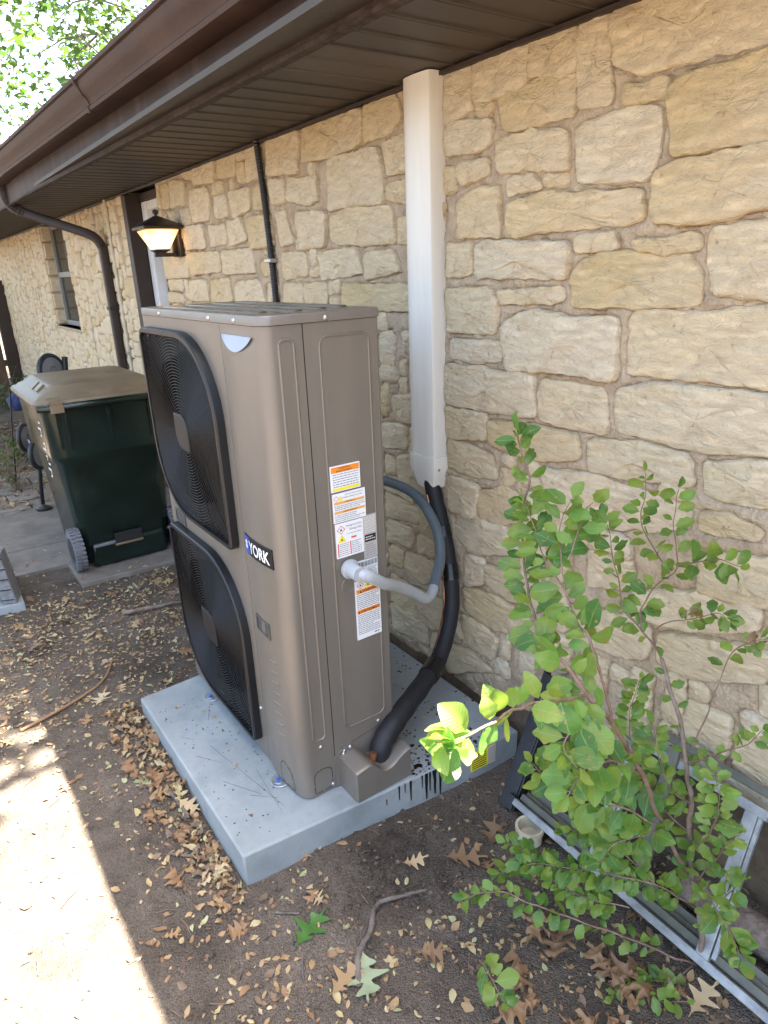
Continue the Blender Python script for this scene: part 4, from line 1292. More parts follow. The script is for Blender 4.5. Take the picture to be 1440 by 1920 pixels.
# fans, cavities and grilles
RAD = (.055, .055, .245, .022)      # radii order filled below
def outline(ins=0.0, n=10):
    # u grows away from the camera; corners: (+,+)=far top, (-,+)=near top, (-,-)=near bottom, (+,-)=far bottom
    return rrect(.283 - ins, .290 - ins, (max(.04 - ins, .01), .235 - ins, max(.026 - ins, .008), .235 - ins), n)
for ci, (cd_, ch_) in enumerate(FC):
    GX = .026
    O0 = outline(0); O1 = outline(.015); O2 = outline(.004)
    mb = MB().loft([[F(cd_ + a, ch_ + b_, 0.0005) for a, b_ in O0], [F(cd_ + a, ch_ + b_, GX - .004) for a, b_ in O0], [F(cd_ + a, ch_ + b_, GX) for a, b_ in O2],
                    [F(cd_ + a, ch_ + b_, GX) for a, b_ in O1], [F(cd_ + a, ch_ + b_, GX - .014) for a, b_ in O1]], caps=False)
    gr = part('fan_grille', mb, GRILLE, hp, sm=40)
    bo_ = outline(.008)
    ci_ = [(FR * .999 * cos(math.atan2(b_, a)), FR * .999 * sin(math.atan2(b_, a))) for a, b_ in bo_]
    part('grille_backing', MB().loft([[F(cd_ + a, ch_ + b_, .0006) for a, b_ in bo_], [F(cd_ + a, ch_ + b_, .002) for a, b_ in bo_], [F(cd_ + a, ch_ + b_, .002) for a, b_ in ci_], [F(cd_ + a, ch_ + b_, -.004) for a, b_ in ci_]], caps=False), CABINNER, gr, fix=False)
    ins_poly = outline(.013, 10)
    def inside(a, b_):
        return in_poly(a, b_, ins_poly)
    mb = MB()
    r = .046
    while r < .40:
        n_ = 72
        run = []
        runs = []
        for i in range(n_ + 1):
            a = 2 * pi * i / n_
            p = (r * cos(a), r * sin(a))
            if inside(*p):
                run.append(F(cd_ + p[0], ch_ + p[1], GX - .006))
            else:
                if len(run) > 1:
                    runs.append(run)
                run = []
        if len(run) > 1:
            runs.append(run)
        for q in runs:
            mb.tube(q, .00135, 5, caps=False)
        r += .0086
    part('grille_rings', mb, GRILLE, gr, sm=80, fix=False)
    mb = MB()
    for i in range(20):
        a = 2 * pi * (i + .5) / 20
        rr = .05
        while inside(rr * cos(a), rr * sin(a)) and rr < .4:
            rr += .004
        for q in range(1):
            mb.beam(F(cd_ + .05 * cos(a), ch_ + .05 * sin(a), GX - .011), F(cd_ + rr * cos(a), ch_ + rr * sin(a), GX - .011), .0018, .003, up=(1, 0, 0))
    part('grille_spokes', mb, GRILLE, gr)
    hubo = rrect(.054, .054, (.006, .050, .006, .050), 6)
    part('grille_hub', MB().loft([[F(cd_ + a, ch_ + b_, GX - .012) for a, b_ in hubo], [F(cd_ + a, ch_ + b_, GX - .001) for a, b_ in hubo], [F(cd_ + a * .9, ch_ + b_ * .9, GX + .001) for a, b_ in hubo]]), HUBGREY, gr)
    # shroud and fan
    part('fan_shroud', MB().lathe([(FR + .001, -.001), (FR - .004, .03), (FR - .004, .105), (.001, .106)], (UX, UY + cd_, UZ + ch_), 48, 'x', caps=False), CABINNER, gr, sm=50)
    mb = MB().lathe([(.05, .04), (.062, .05), (.062, .09)], (UX, UY + cd_, UZ + ch_), 24, 'x')
    for q in range(3):
        a0 = 2 * pi * q / 3 + .4 + ci
        vs = []
        for i in range(7):
            r_ = .058 + (.228 - .058) * i / 6
            for k in range(5):
                a = a0 + (k / 4 - .5) * (1.25 - .2 * i / 6) + .35 * (i / 6)
                vs.append((UX + .04 + .045 * (k / 4), UY + cd_ + r_ * cos(a), UZ + ch_ + r_ * sin(a)))
        mb.add(vs, [(i * 5 + k, i * 5 + k + 1, (i + 1) * 5 + k + 1, (i + 1) * 5 + k) for i in range(6) for k in range(4)])
    part('fan_blades', mb, CABINNER, gr, sm=60, fix=False)
# handles
def handle(parent, d0, d1, h0, h1, fn):
    fr = MB()
    t = .006
    for a, b_, c_, e_ in ((d0, d1, h0, h0 + t), (d0, d1, h1 - t, h1), (d0, d0 + t, h0 + t, h1 - t), (d1 - t, d1, h0 + t, h1 - t)):
        fr.prism([(a, c_), (b_, c_), (b_, e_), (a, e_)], fn, .0004, .004)
    h = part('handle', fr, CABTOP, parent)
    part('handle_recess', MB().prism([(d0 + t, h0 + t), (d1 - t, h0 + t), (d1 - t, h1 - t), (d0 + t, h1 - t)], fn, .0004, .0012), POT, h)
handle(corner, .094, .178, .492, .540, lambda u, v, d: F(u, v, bulge(u) + d))
handle(fan_panel, .70, .79, .640, .685, lambda u, v, d: F(u, v, d))
# badge
def bmap(u0, v0, eps):
    return lambda u, v: F(u0 - u, v0 + v, bulge(u0 - u) + eps)
def curved_plate(d0, d1, h0, h1, eps, n=10):
    mb = MB()
    for i in range(n + 1):
        d = d0 + (d1 - d0) * i / n
        for h, e in ((h0, .0004), (h0, eps), (h1, eps), (h1, .0004)):
            mb.v.append(F(d, h, bulge(d) + e))
    for i in range(n):
        for k in range(3):
            mb.f.append((i * 4 + k, i * 4 + k + 1, (i + 1) * 4 + k + 1, (i + 1) * 4 + k)); mb.mi.append(0)
    mb.f += [(0, 1, 2, 3), (n * 4, n * 4 + 1, n * 4 + 2, n * 4 + 3)]; mb.mi += [0, 0]
    return mb
badge = part('brand_badge', curved_plate(.202, .040, .718, .772, .003), BADGEBLACK, corner)
part('badge_blue_field', curved_plate(.199, .168, .7205, .7695, .0036, 4), BADGEBLUE, badge)
part('lettering', text_mb('YORK', .047, bmap(.165, .7285, .0042), bold=.0011, sx=.88), BADGEWHITE, badge, fix=False)
mb = MB()
for (u, v) in ((.184, .757), (.188, .752), (.180, .752), (.184, .746), (.187, .741), (.181, .741), (.184, .736)):
    mb.add([F(u + .003 * cos(a), v + .003 * sin(a), bulge(u) + .0045) for a in [2 * pi * i / 8 for i in range(8)]], [tuple(range(8))])
part('badge_emblem', mb, BADGEWHITE, badge, fix=False)
# labels on the service panel
rl = random.Random(2)
def smap(x0, h0, eps):
    return lambda u, v: S(x0 + u, h0 + v, eps)
def sq_s(x0, x1, h0, h1, e0, e1):
    return MB().prism([(x0, h0), (x1, h0), (x1, h1), (x0, h1)], lambda u, v, d: S(u, v, d), e0, e1)
def lines(x0, x1, h0, h1, n_, th, e):
    mb = MB()
    for k in range(n_):
        h = h1 - (h1 - h0) * (k + .5) / n_
        x = x0
        xe = x1 - (rl.uniform(0, .3) * (x1 - x0) if rl.random() < .3 else 0)
        while x < xe:
            w = rl.uniform(.003, .011)
            b_ = min(xe, x + w)
            mb.add([S(x, h - th / 2, e), S(b_, h - th / 2, e), S(b_, h + th / 2, e), S(x, h + th / 2, e)], [(0, 1, 2, 3)])
            x = b_ + .0016
    return mb
def tri(x, h, s_, e):
    return MB().add([S(x - s_, h - s_ * .8, e), S(x + s_, h - s_ * .8, e), S(x, h + s_ * .95, e)], [(0, 1, 2)])
def flame(x, h, s_, e):
    pts = [(-.5, -.6), (.5, -.6), (.55, -.1), (.25, .1), (.2, .55), (-.1, .9), (-.15, .3), (-.4, .25), (-.6, -.15)]
    return MB().add([S(x + a * s_, h + b_ * s_, e) for a, b_ in pts], [tuple(range(len(pts)))])
def diamond(x, h, s_, e):
    mb = MB(); t = .18
    o_ = [(0, 1), (1, 0), (0, -1), (-1, 0)]
    vs = [S(x + a * s_, h + b_ * s_, e) for a, b_ in o_] + [S(x + a * s_ * (1 - t), h + b_ * s_ * (1 - t), e) for a, b_ in o_]
    return mb.add(vs, [(i, (i + 1) % 4, 4 + (i + 1) % 4, 4 + i) for i in range(4)])
E0 = .0036
def label(x0, x1, h0, h1, m_=None, e=0):
    return part('sticker', sq_s(x0, x1, h0, h1, .0003 + e, E0 + e), m_ or LABELWHITE, service)
# 1: warning, top
L1 = label(.152, .240, .898, .965)
part('orange_band', sq_s(.1545, .2375, .9475, .9625, E0, E0 + .0004), LABELORANGE, L1)
part('lettering', text_mb('WARNING', .0072, smap(.176, .956, E0 + .0007)), INK, L1, fix=False)
part('lettering', text_mb('AVERTISSEMENT', .0066, smap(.168, .949, E0 + .0007)), INK, L1, fix=False)
part('print', lines(.158, .235, .908, .946, 6, .0021, E0 + .0004), INKGREY, L1, fix=False)
part('yellow_band', sq_s(.156, .238, .9005, .9075, E0, E0 + .0004), LABELYELLOW, L1)
# 2: refrigerant safety group, two pale orange bands
L2 = label(.154, .252, .815, .893, e=.0006)
e2 = E0 + .0006
part('lettering', text_mb('Refrigerant Safety Group A2L', .0050, smap(.182, .8785, e2 + .0007)), INK, L2, fix=False)
part('print', lines(.19, .245, .885, .8895, 1, .0016, e2 + .0006), INKGREY, L2, fix=False)
part('hazard_diamond', diamond(.164, .880, .008, e2 + .0006), LABELRED, L2, fix=False)
part('hazard_triangle', tri(.176, .879, .0075, e2 + .0006), LABELYELLOW, L2, fix=False)
part('orange_band', sq_s(.157, .249, .864, .871, e2, e2 + .0004), LABELPALE, L2)
part('lettering', text_mb('WARNING', .0058, smap(.19, .8655, e2 + .0007)), INK, L2, fix=False)
part('print', lines(.158, .249, .848, .862, 3, .0018, e2 + .0004), INKGREY, L2, fix=False)
part('orange_band', sq_s(.157, .249, .839, .846, e2, e2 + .0004), LABELPALE, L2)
part('lettering', text_mb('AVERTISSEMENT', .0058, smap(.183, .8405, e2 + .0007)), INK, L2, fix=False)
part('print', lines(.158, .249, .817, .837, 4, .0018, e2 + .0004), INKGREY, L2, fix=False)
# 3: A2L pictograms
L3 = label(.157, .241, .716, .812, e=.0)
part('lettering', text_mb('Refrigerant Safety', .0066, smap(.189, .799, E0 + .0007)), INK, L3, fix=False)
part('lettering', text_mb('Group A2L', .0085, smap(.198, .788, E0 + .0007)), INK, L3, fix=False)
part('hazard_diamond', diamond(.173, .794, .0125, E0 + .0006), LABELRED, L3, fix=False)
part('flame', flame(.173, .794, .0055, E0 + .0006), INK, L3, fix=False)
part('hazard_triangle', tri(.174, .769, .0125, E0 + .0006), LABELYELLOW, L3, fix=False)
part('flame', flame(.174, .7665, .0045, E0 + .0009), INK, L3, fix=False)
part('red_mark', sq_s(.203, .219, .764, .7685, E0, E0 + .0005), LABELRED, L3)
part('print', lines(.190, .236, .776, .782, 1, .0016, E0 + .0004), INKGREY, L3, fix=False)
for x in (.1605, .1985):
    part('red_bar', sq_s(x, x + .003, .720, .757, E0, E0 + .0005), LABELRED, L3)
    part('print', lines(x + .005, x + .035, .720, .757, 7, .0018, E0 + .0004), INKGREY, L3, fix=False)
# 4: rating plate
L4 = label(.2415, .283, .693, .815, LABELGREY, e=.0003)
e4 = E0 + .0003
part('print', lines(.245, .28, .765, .812, 9, .0012, e4 + .0004), LABELWHITE, L4, fix=False)
part('brand_block', sq_s(.2445, .2795, .740, .7605, e4, e4 + .0004), BADGEBLACK, L4)
part('print', lines(.2465, .277, .744, .757, 2, .0022, e4 + .0007), LABELWHITE, L4, fix=False)
part('print', lines(.246, .278, .698, .735, 6, .0016, e4 + .0004), INKGREY, L4, fix=False)
# 5: tall bottom sticker with bar code above it
L6 = label(.208, .282, .636, .690)
mb = MB(); x = .216
while x < .278:
    w = rl.uniform(.0008, .0026)
    mb.add([S(x, .672, E0 + .0005), S(x + w, .672, E0 + .0005), S(x + w, .687, E0 + .0005), S(x, .687, E0 + .0005)], [(0, 1, 2, 3)])
    x += w + rl.uniform(.0008, .002)
part('bar_code', mb, INK, L6, fix=False)
part('print', lines(.25, .279, .641, .668, 5, .0018, E0 + .0005), INKGREY, L6, fix=False)
L5 = label(.206, .286, .456, .6345)
part('hazard_diamond', diamond(.222, .621, .0115, E0 + .0006), LABELRED, L5, fix=False)
part('flame', flame(.222, .621, .005, E0 + .0006), INK, L5, fix=False)
part('hazard_triangle', tri(.247, .621, .0125, E0 + .0006), LABELYELLOW, L5, fix=False)
part('flame', flame(.247, .618, .0048, E0 + .0009), INK, L5, fix=False)
part('orange_band', sq_s(.2085, .2835, .596, .608, E0, E0 + .0004), LABELORANGE, L5)
part('lettering', text_mb('WARNING', .0105, smap(.228, .5985, E0 + .0007), bold=.0002), INK, L5, fix=False)
part('hazard_triangle', tri(.2225, .6015, .0040, E0 + .0007), INK, L5, fix=False)
part('print', lines(.2095, .282, .549, .594, 8, .0022, E0 + .0004), INKGREY, L5, fix=False)
part('orange_band', sq_s(.2085, .2835, .535, .547, E0, E0 + .0004), LABELORANGE, L5)
part('lettering', text_mb('AVERTISSEMENT', .0098, smap(.219, .5375, E0 + .0007), sx=.84, bold=.0002), INK, L5, fix=False)
part('hazard_triangle', tri(.2135, .5405, .0040, E0 + .0007), INK, L5, fix=False)
part('print', lines(.2095, .282, .470, .533, 11, .0022, E0 + .0004), INKGREY, L5, fix=False)
part('print', lines(.262, .282, .461, .468, 1, .003, E0 + .0004), INK, L5, fix=False)
# second closed knock-out below the conduit
part('knock_out', MB().tube([S(.188 + .02 * cos(a), .632 + .02 * sin(a), .0) for a in [2 * pi * i / 24 for i in range(24)]], .0015, 5, closed=True), CABINET, service, sm=60)
# valve cover at the bottom
VX0, VX1 = .118, .312
vo = []
zt = lambda u: .108 - .0 * u
prof = []
n_ = 24
for i in range(n_ + 1):
    t = i / n_
    u = VX0 + (VX1 - VX0) * t
    dip = 0
    if t < .22:
        z = .100 + .008 * (t / .22)
    elif t < .55:
        s_ = (t - .22) / .33
        z = .108 - .045 * (.5 - .5 * cos(pi * s_))
    else:
        s_ = (t - .55) / .45
        z = .063 + .034 * (.5 - .5 * cos(pi * s_))
    prof.append((u, z))
poly = [(VX0, .0)] + prof + [(VX1, .0)]
mb = MB()
def vring(out, ins):
    cx = (VX0 + VX1) / 2
    return [(UX + cx + (u - cx) * (1 - ins), UY - out, UZ + .004 + max(0, z - (.012 * ins * 8 if z > .01 else 0))) for u, z in poly]
mb.loft([vring(.0005, 0), vring(.082, .01), vring(.090, .02), vring(.094, .045)])
vc = part('valve_cover', mb, CABINET, hp, sm=35)
part('cover_flange', MB().prism([(VX0 - .014, .0), (VX0 + .002, .0), (VX0 + .002, .112), (VX0 + .055, .126), (VX0 + .045, .132), (VX0 + .02, .128), (VX0 - .014, .105)], lambda u, v, d: S(u, v + .004, d), .0006, .0025), CABINET, vc)
for x, h in ((.135, .108), (.158, .121)):
    screw(vc, S(x, h, .003), 'y')
# feet
for d in (.125, .655):
    ft = [(UX + .03, UY + d - .028), (UX - .024, UY + d - .028), (UX - .038, UY + d - .018), (UX - .042, UY + d), (UX - .038, UY + d + .018), (UX - .024, UY + d + .028), (UX + .03, UY + d + .028)]
    f_ = part('foot', MB().prism(ft, lambda u, v, q: (u, v, q), UZ + .0006, UZ + .005), STEEL, hp, bevel=.001)
    part('washer', MB().lathe([(.013, .0045), (.013, .0068)], (UX - .020, UY + d, UZ), 16), STEEL, f_, sm=40)
    part('anchor_bolt', MB().lathe([(.0075, .0068), (.0075, .011), (.004, .0125)], (UX - .020, UY + d, UZ), 6), BLUEBOLT, f_)
STEMS = [
(0.011,0.007,0.2,16,0.034,[(1.165,0.505,-0.048),(1.16,0.497,0.085),(1.15,0.516,0.202),(1.15,0.55,0.311),(1.155,0.563,0.43),(1.16,0.59,0.521),(1.17,0.629,0.628),(1.18,0.684,0.721)]),
(0.008,0.003,0.25,46,0.05,[(1.15,0.543,0.256),(1.07,0.57,0.411),(0.96,0.566,0.618),(0.86,0.571,0.771),(0.8,0.586,0.85),(0.8,0.634,0.887),(0.84,0.721,0.87),(0.88,0.774,0.881),(0.92,0.827,0.905),(0.96,0.879,0.944),(0.99,0.924,1.024),(1.0,0.915,1.099),(1.0,0.94,1.171),(1.0,0.947,1.199)]),
(0.005,0.0015,0.1,26,0.052,[(0.86,0.571,0.771),(0.86,0.629,0.907),(0.88,0.679,0.913),(0.92,0.742,0.947),(0.95,0.821,0.978),(0.97,0.87,1.02),(0.98,0.903,1.067)]),
(0.003,0.001,0.2,9,0.05,[(0.92,0.739,0.943),(0.95,0.778,0.987),(0.97,0.8,1.052),(0.99,0.791,1.105)]),
(0.003,0.001,0.2,7,0.05,[(0.95,0.758,0.993),(0.97,0.762,1.031),(1.0,0.771,1.075),(1.0,0.754,1.096)]),
(0.0045,0.0012,0.08,22,0.047,[(0.8,0.586,0.85),(0.7,0.55,0.907),(0.6,0.525,0.959),(0.485,0.472,1.022),(0.41,0.446,1.05),(0.385,0.444,1.056),(0.36,0.444,1.063)]),
(0.004,0.001,0.1,20,0.04,[(1.18,0.684,0.721),(1.2,0.75,0.755),(1.2,0.799,0.779),(1.2,0.818,0.845),(1.2,0.837,0.894),(1.21,0.859,0.945),(1.21,0.874,0.983)]),
(0.004,0.001,0.15,17,0.04,[(1.2,0.75,0.755),(1.22,0.768,0.791),(1.24,0.744,0.861),(1.25,0.714,0.907),(1.25,0.735,1.003),(1.25,0.729,1.079)]),
(0.003,0.001,0.15,13,0.038,[(1.24,0.719,0.898),(1.25,0.756,0.913),(1.25,0.795,0.954),(1.25,0.811,1.002),(1.25,0.803,1.051),(1.25,0.811,1.095)]),
(0.003,0.001,0.1,12,0.042,[(1.25,0.714,0.907),(1.24,0.642,0.949),(1.22,0.574,0.967)]),
(0.003,0.001,0.5,12,0.036,[(1.18,0.661,0.687),(1.24,0.745,0.719),(1.26,0.724,0.762),(1.27,0.674,0.79),(1.27,0.625,0.824),(1.27,0.601,0.816)]),
(0.003,0.001,0.4,9,0.032,[(1.17,0.584,0.561),(1.24,0.591,0.659),(1.27,0.585,0.741),(1.27,0.548,0.79),(1.27,0.519,0.81)]),
(0.0045,0.0015,0.15,30,0.036,[(1.16,0.5,0.005),(1.09,0.548,0.061),(1.02,0.6,0.112),(0.93,0.685,0.153),(0.88,0.743,0.174),(0.84,0.811,0.175),(0.81,0.859,0.142),(0.8,0.9,0.09)]),
(0.004,0.001,0.1,32,0.05,[(1.07,0.563,0.409),(0.98,0.597,0.493),(0.92,0.655,0.511),(0.88,0.704,0.538),(0.85,0.736,0.586)]),
(0.004,0.001,0.1,14,0.058,[(0.96,0.571,0.614),(0.86,0.564,0.696),(0.78,0.56,0.73),(0.74,0.558,0.698)]),
(0.004,0.001,0.08,62,0.038,[(1.15,0.523,0.18),(1.06,0.565,0.267),(1.0,0.63,0.281),(0.95,0.689,0.278),(0.92,0.783,0.231),(0.9,0.88,0.125)]),
(0.003,0.001,0.1,44,0.038,[(1.06,0.565,0.267),(1.04,0.635,0.31),(1.02,0.692,0.337),(1.0,0.762,0.293)]),
(0.003,0.001,0.2,13,0.038,[(1.16,0.505,-0.009),(1.08,0.51,0.019),(1.03,0.554,-0.005),(0.95,0.567,0.016)]),
(0.003,0.001,0.15,12,0.032,[(1.15,0.53,0.236),(1.14,0.484,0.374),(1.12,0.443,0.475)]),
(0.003,0.001,0.2,12,0.036,[(1.16,0.507,0.124),(1.13,0.455,0.29),(1.1,0.411,0.395)]),
(0.003,0.001,0.1,13,0.032,[(1.16,0.591,0.52),(1.15,0.539,0.574),(1.14,0.471,0.661),(1.14,0.443,0.703)]),
(0.003,0.001,0.1,46,0.036,[(1.15,0.559,0.363),(1.12,0.623,0.42),(1.1,0.671,0.512),(1.1,0.695,0.609),(1.12,0.692,0.696)]),
(0.002,0.001,0.05,7,0.034,[(1.0,0.556,-0.05),(1.02,0.505,-0.024),(1.05,0.457,0.041)]),
(0.002,0.001,0.0,8,0.045,[(0.72,0.744,0.127),(0.7,0.684,0.148),(0.7,0.66,0.113)]),
(0.003,0.001,0.1,44,0.036,[(1.02,0.596,0.205),(0.98,0.649,0.199),(0.95,0.728,0.195),(0.93,0.808,0.234),(0.92,0.867,0.224)]),
(0.003,0.001,0.05,12,0.058,[(0.8,0.586,0.85),(0.76,0.574,0.828),(0.73,0.568,0.794),(0.72,0.532,0.782)]),
(0.003,0.001,0.1,15,0.04,[(1.15,0.532,0.25),(1.06,0.442,0.324),(1.02,0.384,0.329),(1.0,0.357,0.319)]),
(0.003,0.001,0.05,16,0.04,[(1.155,0.563,0.43),(1.09,0.581,0.503),(1.06,0.595,0.584),(1.06,0.614,0.649)]),
(0.003,0.001,0.05,16,0.042,[(1.07,0.57,0.411),(0.98,0.579,0.439),(0.94,0.599,0.427),(0.92,0.617,0.375)]),
(0.003,0.001,0.05,26,0.036,[(1.15,0.55,0.311),(1.1,0.493,0.447),(1.08,0.475,0.553),(1.08,0.492,0.604)]),
]
# ------------------------------------------------------------------ wheeled bin
bx0, by0 = .80, 3.93
binr = thing('wheeled_bin', 'dark green wheeled bin with faded olive lid on the path', 'bin', (bx0, by0, PATHZ))
def bring(hw, hd, z, r, dy=0.0, n=5):
    return [(bx0 + a, by0 + dy + b_, z) for a, b_ in rrect(hw, hd, (r,) * 4, n)]
body = MB().loft([bring(.225, .290, .085, .05), bring(.232, .300, .10, .06), bring(.262, .330, .50, .07), bring(.278, .345, .655, .075), bring(.292, .360, .675, .075), bring(.296, .364, .70, .075), bring(.306, .374, .93, .07), bring(.308, .376, .955, .07)])
part('bin_body', body, BINGREEN, binr, sm=40)
part('bin_rim', MB().loft([bring(.308, .376, .940, .07), bring(.322, .395, .942, .075), bring(.325, .398, .968, .075), bring(.30, .37, .972, .07)]), BINGREEN, binr, sm=40)
part('bin_base', MB().box(bx0 - .20, bx0 + .20, by0 - .325, by0 - .1, PATHZ + .004, .20), BINGREEN, binr, bevel=.02)
part('foot_grip', MB().box(bx0 - .075, bx0 + .075, by0 - .333, by0 - .31, .165, .178), BINLID, binr, bevel=.004)
part('grip_recess', MB().box(bx0 - .072, bx0 + .072, by0 - .3295, by0 - .32, .182, .235), SLIT, binr)
hb = MB().tube([(bx0 - .322, by0 - .40, .955), (bx0 - .29, by0 - .42, .955), (bx0 + .29, by0 - .42, .955), (bx0 + .322, by0 - .40, .955)], .017, 12)
part('handle_bar', hb, BINGREEN, binr, sm=60)
for x in (-.22, .22, .0):
    for dx in (-.022, .022) if x else (0.0,):
        part('body_rib', MB().loft([[(bx0 + x + dx - .007, by0 - .372, .93), (bx0 + x + dx + .007, by0 - .372, .93), (bx0 + x + dx + .007, by0 - .392, .93), (bx0 + x + dx - .007, by0 - .392, .93)],
                               [(bx0 + x + dx - .005, by0 - .362, .74), (bx0 + x + dx + .005, by0 - .362, .74), (bx0 + x + dx + .005, by0 - .371, .74), (bx0 + x + dx - .005, by0 - .371, .74)]]), BINGREEN, binr)
lidb = part('bin_lid', MB().loft([bring(.332, .408, .958, .08), bring(.336, .412, .972, .08), bring(.33, .404, .984, .08), bring(.305, .375, .992, .07), bring(.298, .365, 1.002, .07), bring(.28, .345, 1.008, .07), bring(.235, .30, 1.040, .06), bring(.22, .28, 1.045, .06), bring(.05, .06, 1.050, .02)]), BINLID, binr, sm=35)
for x in (-.245, .245):
    part('lid_hinge', MB().loft([[(bx0 + x - .03, by0 - .39, .985), (bx0 + x + .03, by0 - .39, .985), (bx0 + x + .03, by0 - .37, 1.0), (bx0 + x - .03, by0 - .37, 1.0)],
                             [(bx0 + x - .03, by0 - .448, .972), (bx0 + x + .03, by0 - .448, .972), (bx0 + x + .03, by0 - .44, .99), (bx0 + x - .03, by0 - .44, .99)],
                             [(bx0 + x - .03, by0 - .449, .934), (bx0 + x + .03, by0 - .449, .934), (bx0 + x + .03, by0 - .438, .934), (bx0 + x - .03, by0 - .438, .934)]]), BINLID, lidb)
for q in range(2):
    part('lid_vent', MB().obox((bx0 - .262, by0 - .05 - q * .12, 1.026), (.018, 0, .015), (0, .035, 0), (-.004, 0, .0045)), BINLID, lidb)
mb = MB()
blob(mb, bx0 + .10, by0 - .02, .022, 1.0475); blob(mb, bx0 + .14, by0 - .05, .012, 1.0472); blob(mb, bx0 + .07, by0 - .06, .010, 1.0472)
part('lid_stain', mb, TAR, lidb)
# white stencil marks on the side, too slanted to read
mb = MB()
for k in range(9):
    z = .86 - k * .036; yy = by0 - .25 + .018 * (k % 3)
    xx = bx0 - (.296 + (z - .7) * .0435) - .0025
    w_ = (.05, .08, .035)[k % 3]
    mb.add([(xx, yy, z), (xx, yy + w_, z - .004), (xx, yy + w_ + .004, z + .005), (xx, yy + .004, z + .010)], [(0, 1, 2, 3)])
    if k % 2:
        mb.add([(xx, yy + .01, z - .02), (xx, yy + .02, z - .02), (xx, yy + .018, z), (xx, yy + .008, z)], [(0, 1, 2, 3)])
part('stencil_mark', mb, LABELWHITE, binr, fix=False)
for sx in (-1, 1):
    wx = bx0 + sx * .262
    wh = part('wheel', MB().lathe([(.098, -.026), (.108, -.022), (.110, 0), (.108, .022), (.098, .026)], (wx, by0 - .275, PATHZ + .118), 36, 'x'), RUBBER, binr, sm=40)
    mb = MB()
    for i in range(30):
        a = 2 * pi * i / 30
        for s_ in (-1, 1):
            c_ = Vector((wx + s_ * .015, by0 - .275 + .1115 * cos(a + .1 * s_), PATHZ + .118 + .1115 * sin(a + .1 * s_)))
            mb.obox(c_, (.011, 0, 0), Vector((0, -sin(a), cos(a))) * .0065, Vector((0, cos(a), sin(a))) * .005)
    part('tread', mb, RUBBER, wh)
    part('rim', MB().lathe([(.07, -.028), (.07, .028)], (wx, by0 - .275, PATHZ + .118), 24, 'x'), BLACKPLASTIC, wh)
    part('wheel_arch', MB().loft([[(bx0 + sx * .20, by0 - .31, .10), (bx0 + sx * .29, by0 - .31, .10), (bx0 + sx * .29, by0 - .30, .34), (bx0 + sx * .20, by0 - .335, .38)],
                              [(bx0 + sx * .20, by0 - .14, .10), (bx0 + sx * .228, by0 - .14, .10), (bx0 + sx * .255, by0 - .12, .40), (bx0 + sx * .20, by0 - .12, .42)]]), BINGREEN, binr) if False else None
part('axle', MB().tube([(bx0 - .262, by0 - .275, PATHZ + .118), (bx0 + .262, by0 - .275, PATHZ + .118)], .009, 10), STEEL, binr, sm=60)

# ------------------------------------------------------------------ folded cart behind the bin
ct = thing('hand_cart', 'upturned black cart with grey wheels behind the green bin', 'cart', (.70, 4.95, .05))
def wheel_c(c, r, ax):
    c = Vector(c); ax = Vector(ax).normalized(); u = ax.orthogonal().normalized(); w = ax.cross(u)
    ring = [c + (u * cos(a) + w * sin(a)) * r for a in [2 * pi * i / 28 for i in range(28)]]
    t = part('wheel', MB().tube(ring, r * .17, 10, closed=True), BLACKPLASTIC, ct, sm=60)
    n_ = 24
    ra = [[c + ax * h + (u * cos(a) + w * sin(a)) * rr for a in [2 * pi * i / n_ for i in range(n_)]] for rr, h in ((r * .88, -.012), (r * .3, -.02), (r * .3, .02), (r * .88, .012))]
    part('wheel_disc', MB().loft(ra), WHEELGREY, t, sm=40)
wheel_c((.775, 4.78, .985), .095, (.55, -.8, .1))
wheel_c((.80, 4.90, .95), .075, (.75, -.6, .1))
wheel_c((.565, 4.95, .555), .085, (.8, -.6, 0))
wheel_c((.615, 4.88, .45), .095, (.75, -.65, 0))
part('cart_frame', MB().tube(spline([(.775, 4.80, .98), (.72, 4.86, .80), (.66, 4.9, .60), (.615, 4.9, .45), (.59, 4.95, .2), (.585, 5.0, .07)], 4), .013, 10), BLACKPLASTIC, ct, sm=60)
part('cart_frame', MB().tube(spline([(.80, 4.92, .95), (.84, 5.0, .7), (.80, 5.05, .4), (.70, 5.08, .07)], 4), .012, 10), BLACKPLASTIC, ct, sm=60)
part('axle', MB().tube([(.56, 4.96, .555), (.62, 4.87, .45), (.70, 4.92, .5)], .009, 8), STEEL, ct, sm=60)
part('handle_grip', MB().tube([(.86, 4.82, .95), (.875, 4.82, 1.06)], .018, 12), BLACKPLASTIC, ct, sm=60)
part('handle_bar', MB().tube([(.775, 4.80, .96), (.83, 4.82, .955), (.865, 4.82, .97)], .014, 10), BLACKPLASTIC, ct, sm=60)
part('cart_foot', MB().lathe([(.05, 0), (.05, .02), (.015, .035)], (.575, 4.9, .055), 16), BLACKPLASTIC, ct, sm=40)

